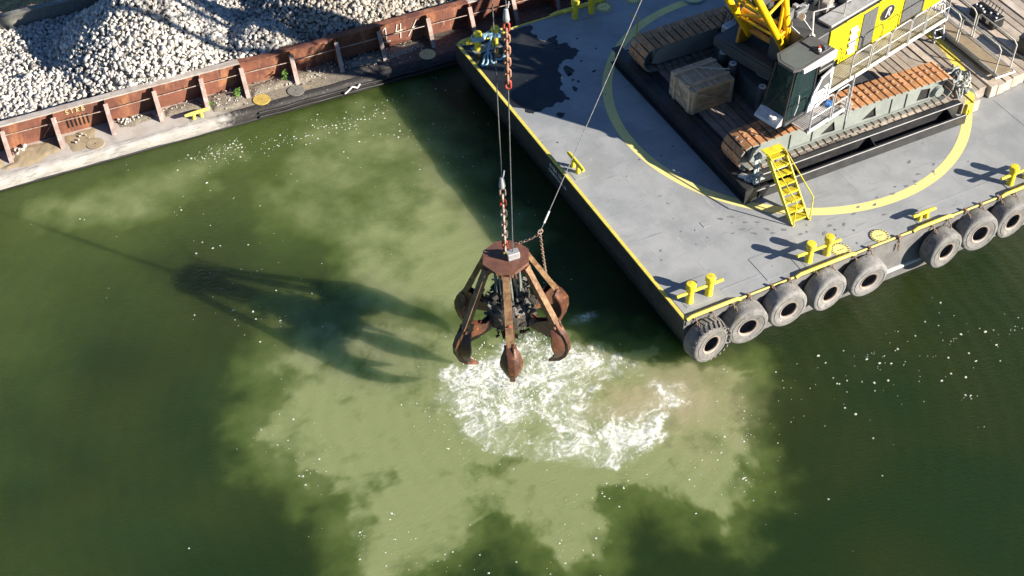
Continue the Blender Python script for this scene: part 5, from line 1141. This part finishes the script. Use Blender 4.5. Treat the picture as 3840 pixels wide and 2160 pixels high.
# sand drifts, dirt and loose stones on the walkway
def mound(poly, hgt, m, name, seed):
    P_ = np.array(poly); x0, x1 = P_[:, 0].min(), P_[:, 0].max(); y0, y1 = P_[:, 1].min(), P_[:, 1].max()
    gx, gy = np.meshgrid(np.arange(x0 - .1, x1 + .1, .05), np.arange(y0 - .1, y1 + .1, .05), indexing='ij')
    d_ = sdist(gx + .18 * (fbm(gx * 3, gy * 3, 3, seed) - .5), gy + .18 * (fbm(gx * 3, gy * 3, 3, seed + 9) - .5), poly)
    z = GD + hgt * sstep(d_, -.02, .25) * (.6 + .8 * fbm(gx * 4, gy * 4, 4, seed + 20)) - .006
    mb = MB(); a, b_ = gx.shape; mb.v = list(map(tuple, np.stack([gx, gy, z], -1).reshape(-1, 3)))
    for i in range(a - 1):
        for j in range(b_ - 1): 
            if max(d_[i, j], d_[i + 1, j], d_[i, j + 1], d_[i + 1, j + 1]) > -.03: q_ = i * b_ + j; mb.f.append((q_, q_ + b_, q_ + b_ + 1, q_ + 1))
    mb.m = [0] * len(mb.f); return tag(mb.build(name, M[m], GB, 60), kind='stuff')
mound([(-15.0, 1.42), (-13.5, 1.42), (-13.45, .7), (-14.3, .3), (-15.4, .34), (-15.6, .6), (-15.1, .75)], .05, 'sand', 'sand_drift', 1)
mound([(-13.3, 1.42), (-12.1, 1.42), (-12.3, .7), (-12.6, .35), (-13.2, .33), (-13.35, .6)], .03, 'sand', 'sand_drift', 2)
mound([(-16.7, 1.42), (-15.3, 1.42), (-15.3, .6), (-16.7, .4)], .05, 'sand', 'sand_drift', 3)
mound([(-11.55, 1.42), (-10.2, 1.42), (-10.2, 1.0), (-11.0, .85), (-11.5, .95)], .05, 'dirt', 'dirt_drift', 4)
mound([(-9.9, 1.42), (-8.6, 1.42), (-8.4, .8), (-9.2, .75), (-9.9, .9)], .05, 'dirt', 'dirt_drift', 5)
mound([(-8.3, 1.42), (-7.05, 1.42), (-7.05, .45), (-7.6, .33), (-8.4, .4)], .07, 'dirt', 'dirt_drift', 6)
mound([(-6.9, 1.40), (-4.6, 1.40), (-4.0, .95), (-4.9, .65), (-6.0, .72), (-6.9, .6)], .08, 'dirt', 'dirt_drift', 7)
mound([(-6.0, .62), (-5.0, .75), (-4.3, .55), (-4.1, .38), (-5.0, .3), (-5.9, .28)], .015, 'sand', 'sand_drift', 8)
mound([(-3.4, 1.40), (-2.0, 1.40), (-.3, 1.40), (-.3, .9), (-1.6, .7), (-3.3, .8)], .07, 'dirt', 'dirt_drift', 9)
mound([(-28, 8.95), (-10.5, 8.95), (-10.8, 7.8), (-28, 7.75)], .45, 'brown_dirt', 'dirt_drift', 10)
# rock shapes
def rock_shape(seed):
    r_ = random.Random(seed); bm = bmesh.new()
    for _ in range(10):
        v_ = Vector((r_.gauss(0, 1), r_.gauss(0, 1), r_.gauss(0, 1))).normalized() * r_.uniform(.78, 1.1); bm.verts.new((v_.x * 1.15, v_.y * .9, v_.z * .8))
    bmesh.ops.convex_hull(bm, input=bm.verts[:]); bmesh.ops.delete(bm, geom=[v_ for v_ in bm.verts if not v_.link_faces], context='VERTS')
    bm.verts.index_update(); v_ = np.array([w.co[:] for w in bm.verts]); f_ = np.array([[w.index for w in f.verts] for f in bm.faces]); bm.free(); return v_, f_
SH = [rock_shape(100 + i) for i in range(18)]
def rotm(q_):
    w, x, y, z = q_; return np.array([[1 - 2 * (y * y + z * z), 2 * (x * y - z * w), 2 * (x * z + y * w)], [2 * (x * y + z * w), 1 - 2 * (x * x + z * z), 2 * (y * z - x * w)], [2 * (x * z - y * w), 2 * (y * z + x * w), 1 - 2 * (x * x + y * y)]])
def rocks(P_, S_, tone, warm, name, parent, mat_, base=None):
    V = []; F = []; T_ = []; Wm = []; off = 0
    for i in range(len(P_)):
        sv, sf = SH[RNG.integers(len(SH))]; q_ = RNG.normal(size=4); q_ /= np.linalg.norm(q_)
        V.append(sv @ rotm(q_).T * S_[i] + P_[i]); F.append(sf + off); off += len(sv); T_.append(np.full(len(sv), tone[i])); Wm.append(np.full(len(sv), warm[i]))
    if base is not None:
        bv, bf = base; V.append(bv); F.append(bf + off); T_.append(np.full(len(bv), .1)); Wm.append(np.full(len(bv), .2))
    V = np.concatenate(V); F = np.concatenate(F)
    me = bpy.data.meshes.new(name); me.vertices.add(len(V)); me.vertices.foreach_set('co', V.astype('f').ravel())
    me.loops.add(F.size); me.loops.foreach_set('vertex_index', F.ravel().astype('i')); me.polygons.add(len(F)); me.polygons.foreach_set('loop_start', (np.arange(len(F)) * 3).astype('i'))
    me.update(calc_edges=True)
    for nm, a in (('tone', T_), ('warm', Wm)): at_ = me.attributes.new(nm, 'FLOAT', 'POINT'); at_.data.foreach_set('value', np.concatenate(a).astype('f'))
    me.materials.append(M[mat_]); return link(name, me, parent)
def heap(x, y):
    c = lambda ax, ay, h_, s_: h_ - s_ * np.hypot(x - ax, (y - ay) * 1.02)
    z = np.maximum.reduce([c(-9.5, 4.25, 3.75, .80), c(-2.2, 4.6, 3.2, .66), c(4.5, 4.5, 3.4, .66), c(-17.5, 4.6, 1.9, .5), c(-6.0, 2.6, 1.9, .5), .98 + .14 * (y - 1.5) * (y < 4)])
    z = z + .12 * (fbm(x * .7, y * .7, 3, 301) - .5)
    return np.minimum(z, 1.42 + 1.2 * np.maximum(0, y - 1.55)) - .0
xs, ys = np.meshgrid(np.arange(-19.5, 7, .150), np.arange(1.60, 7.46, .150), indexing='ij')
PX = (xs + RNG.uniform(-.06, .06, xs.shape)).ravel(); PY = (ys + RNG.uniform(-.06, .06, xs.shape)).ravel()
PX2 = PX + .074 + RNG.uniform(-.05, .05, PX.shape); PY2 = PY + .074 + RNG.uniform(-.05, .05, PX.shape)
PX3 = PX + RNG.uniform(-.075, .075, PX.shape); PY3 = PY + .075 + RNG.uniform(-.04, .04, PX.shape)
PX = np.concatenate([PX, PX3, PX2]); PY = np.clip(np.concatenate([PY, PY3, PY2]), 1.6, 7.45); k_ = 2 * len(PX2)
PZ = heap(PX, PY) + RNG.uniform(-.03, .03, PX.shape); PZ[-k_:] -= .045
SZ = np.clip(RNG.lognormal(math.log(.094), .26, PX.shape), .05, .17)
wz = sstep(PX + 1.2 * (fbm(PX, PY, 3, 77) - .5), -6.5, -4.0)
TO = np.clip(RNG.normal(.72, .24, PX.shape) - .32 * wz + .55 * (fbm(PX * .9, PY * .9, 4, 907) - .5), 0, 1); WA = np.clip(RNG.random(PX.shape) * .30 + .42 * wz * RNG.random(PX.shape), 0, 1)
bx_, by_ = np.meshgrid(np.arange(-20, 7.5, .25), np.arange(1.51, 7.6, .19), indexing='ij'); bz_ = heap(bx_, by_) - .17; na, nb = bx_.shape
bi = np.arange(na * nb).reshape(na, nb); t1 = np.stack([bi[:-1, :-1], bi[1:, :-1], bi[1:, 1:]], -1).reshape(-1, 3); t2 = np.stack([bi[:-1, :-1], bi[1:, 1:], bi[:-1, 1:]], -1).reshape(-1, 3)
gr = rocks(np.stack([PX, PY, PZ], -1), SZ, TO, WA, 'gravel', None, 'gravel_stone', (np.stack([bx_, by_, bz_], -1).reshape(-1, 3), np.concatenate([t1, t2])))
gr.location = (0, 15.93, 0); gr.rotation_euler = (0, 0, -.038); tag(gr, 'heap of pale crushed stone filling the hopper of the rusty barge', None, None, 'stuff')
# stones fallen on the walkway
q_ = []
for (cx, cy, sx_, sy_, n_, s0_, s1_) in ((-14.75, 1.2, .12, .12, 7, .05, .11), (-12.75, 1.0, .18, .14, 6, .04, .07), (-11.1, 1.25, .22, .1, 30, .03, .07), (-10.05, 1.0, .05, .05, 2, .08, .12), (-9.3, 1.2, .4, .15, 20, .02, .04), (-7.5, 1.0, .5, .3, 40, .02, .05), (-6, .95, .9, .2, 60, .02, .045), (-2.6, 1.1, .9, .25, 70, .02, .05), (-1.2, .9, .7, .3, 60, .015, .04), (-4.3, 1.1, .4, .2, 30, .02, .05)):
    for _ in range(n_): q_.append((random.gauss(cx, sx_), min(1.36, max(.34, random.gauss(cy, sy_))), GD + .05, random.uniform(s0_, s1_)))
q_ = np.array(q_); o = rocks(q_[:, :3] + np.stack([0 * q_[:, 3], 0 * q_[:, 3], q_[:, 3] * .4], -1), q_[:, 3], np.full(len(q_), .8), np.full(len(q_), .2), 'spilled_stones', None, 'gravel_stone')
o.location = (0, 15.93, 0); o.rotation_euler = (0, 0, -.038); tag(o, 'spilled stones lying on the walkway of the gravel barge', None, None, 'stuff')
# weeds
def weed(x, y, n_, h_, label):
    w_ = thing('weed', label, 'plant', (x, y, GD + .03)); p = MB(); p.tube([(0, 0, 0), (.01, .01, h_ * .5), (-.01, .02, h_)], .008, 5); p.build('stem', M['leaf'], w_)
    for _ in range(n_):
        a = random.random() * 6.283; l_ = random.uniform(.10, .2); z = random.uniform(.02, h_); d_ = Vector((math.cos(a), math.sin(a), random.uniform(.1, .9))).normalized(); s_ = d_.cross(Vector((0, 0, 1))).normalized() * l_ * .26; b_ = Vector((0, 0, z))
        p = MB(); p.add([b_, b_ + d_ * l_ * .5 + s_, b_ + d_ * l_ - Vector((0, 0, l_ * .25)), b_ + d_ * l_ * .5 - s_, b_ + d_ * l_ * .5 + Vector((0, 0, .015))], [(0, 1, 4), (1, 2, 4), (2, 3, 4), (3, 0, 4)]); p.build('leaf', M['leaf'], w_)
weed(-5.52, 17.2, 22, .42, 'bright green weed against the bent coaming plate'); weed(-7.28, 17.1, 30, .32, 'low dark green weed at the foot of a bracket'); weed(-8.3, 17.0, 9, .16, 'tiny weed by the foot of a bracket near the yellow cleat')
# safety line along the brackets
sl = thing('safety_line', 'pale wire rope strung along the rusty coaming brackets', 'rope', (-15, 17.7, 1.1))
pts = [(-20, 18.1, 1.22), (-15.16, 17.80, 1.15), (-13.46, 17.70, 1.15), (-11.7, 17.6, 1.13), (-10.05, 17.52, 1.15), (-8.45, 17.46, 1.16), (-6.93, 17.40, 1.15), (-5.2, 17.32, 1.12), (-3.5, 17.25, 1.15), (-1.9, 17.18, 1.15), (0, 17.08, 1.15), (1.7, 16.99, 1.15), (3.83, 16.88, 1.15), (8.5, 16.7, 1.15)]
p = MB(); p.tube([(x + 15, y - 17.7, z - 1.1) for x, y, z in pts], .016, 7); p.build('line', M['chain_pale'], sl, 50)
p = MB(); p.tube([(1.55, 0, .06), (1.25, .1, -.35), (1.18, .12, -.5)], .012, 6); p.build('stay', M['chain_pale'], sl)
ws = thing('white_rope_scrap', 'twisted scrap of white rope caught on the black rub rail', 'rope', (-3.45, 15.98, .3))
p = MB(); p.tube([(-.35, -.05, -.1), (-.2, -.06, .0), (-.05, -.02, .08), (.12, -.06, .0), (.25, .0, .08)], .03, 7); p.build('scrap', M['white'], ws, 50)
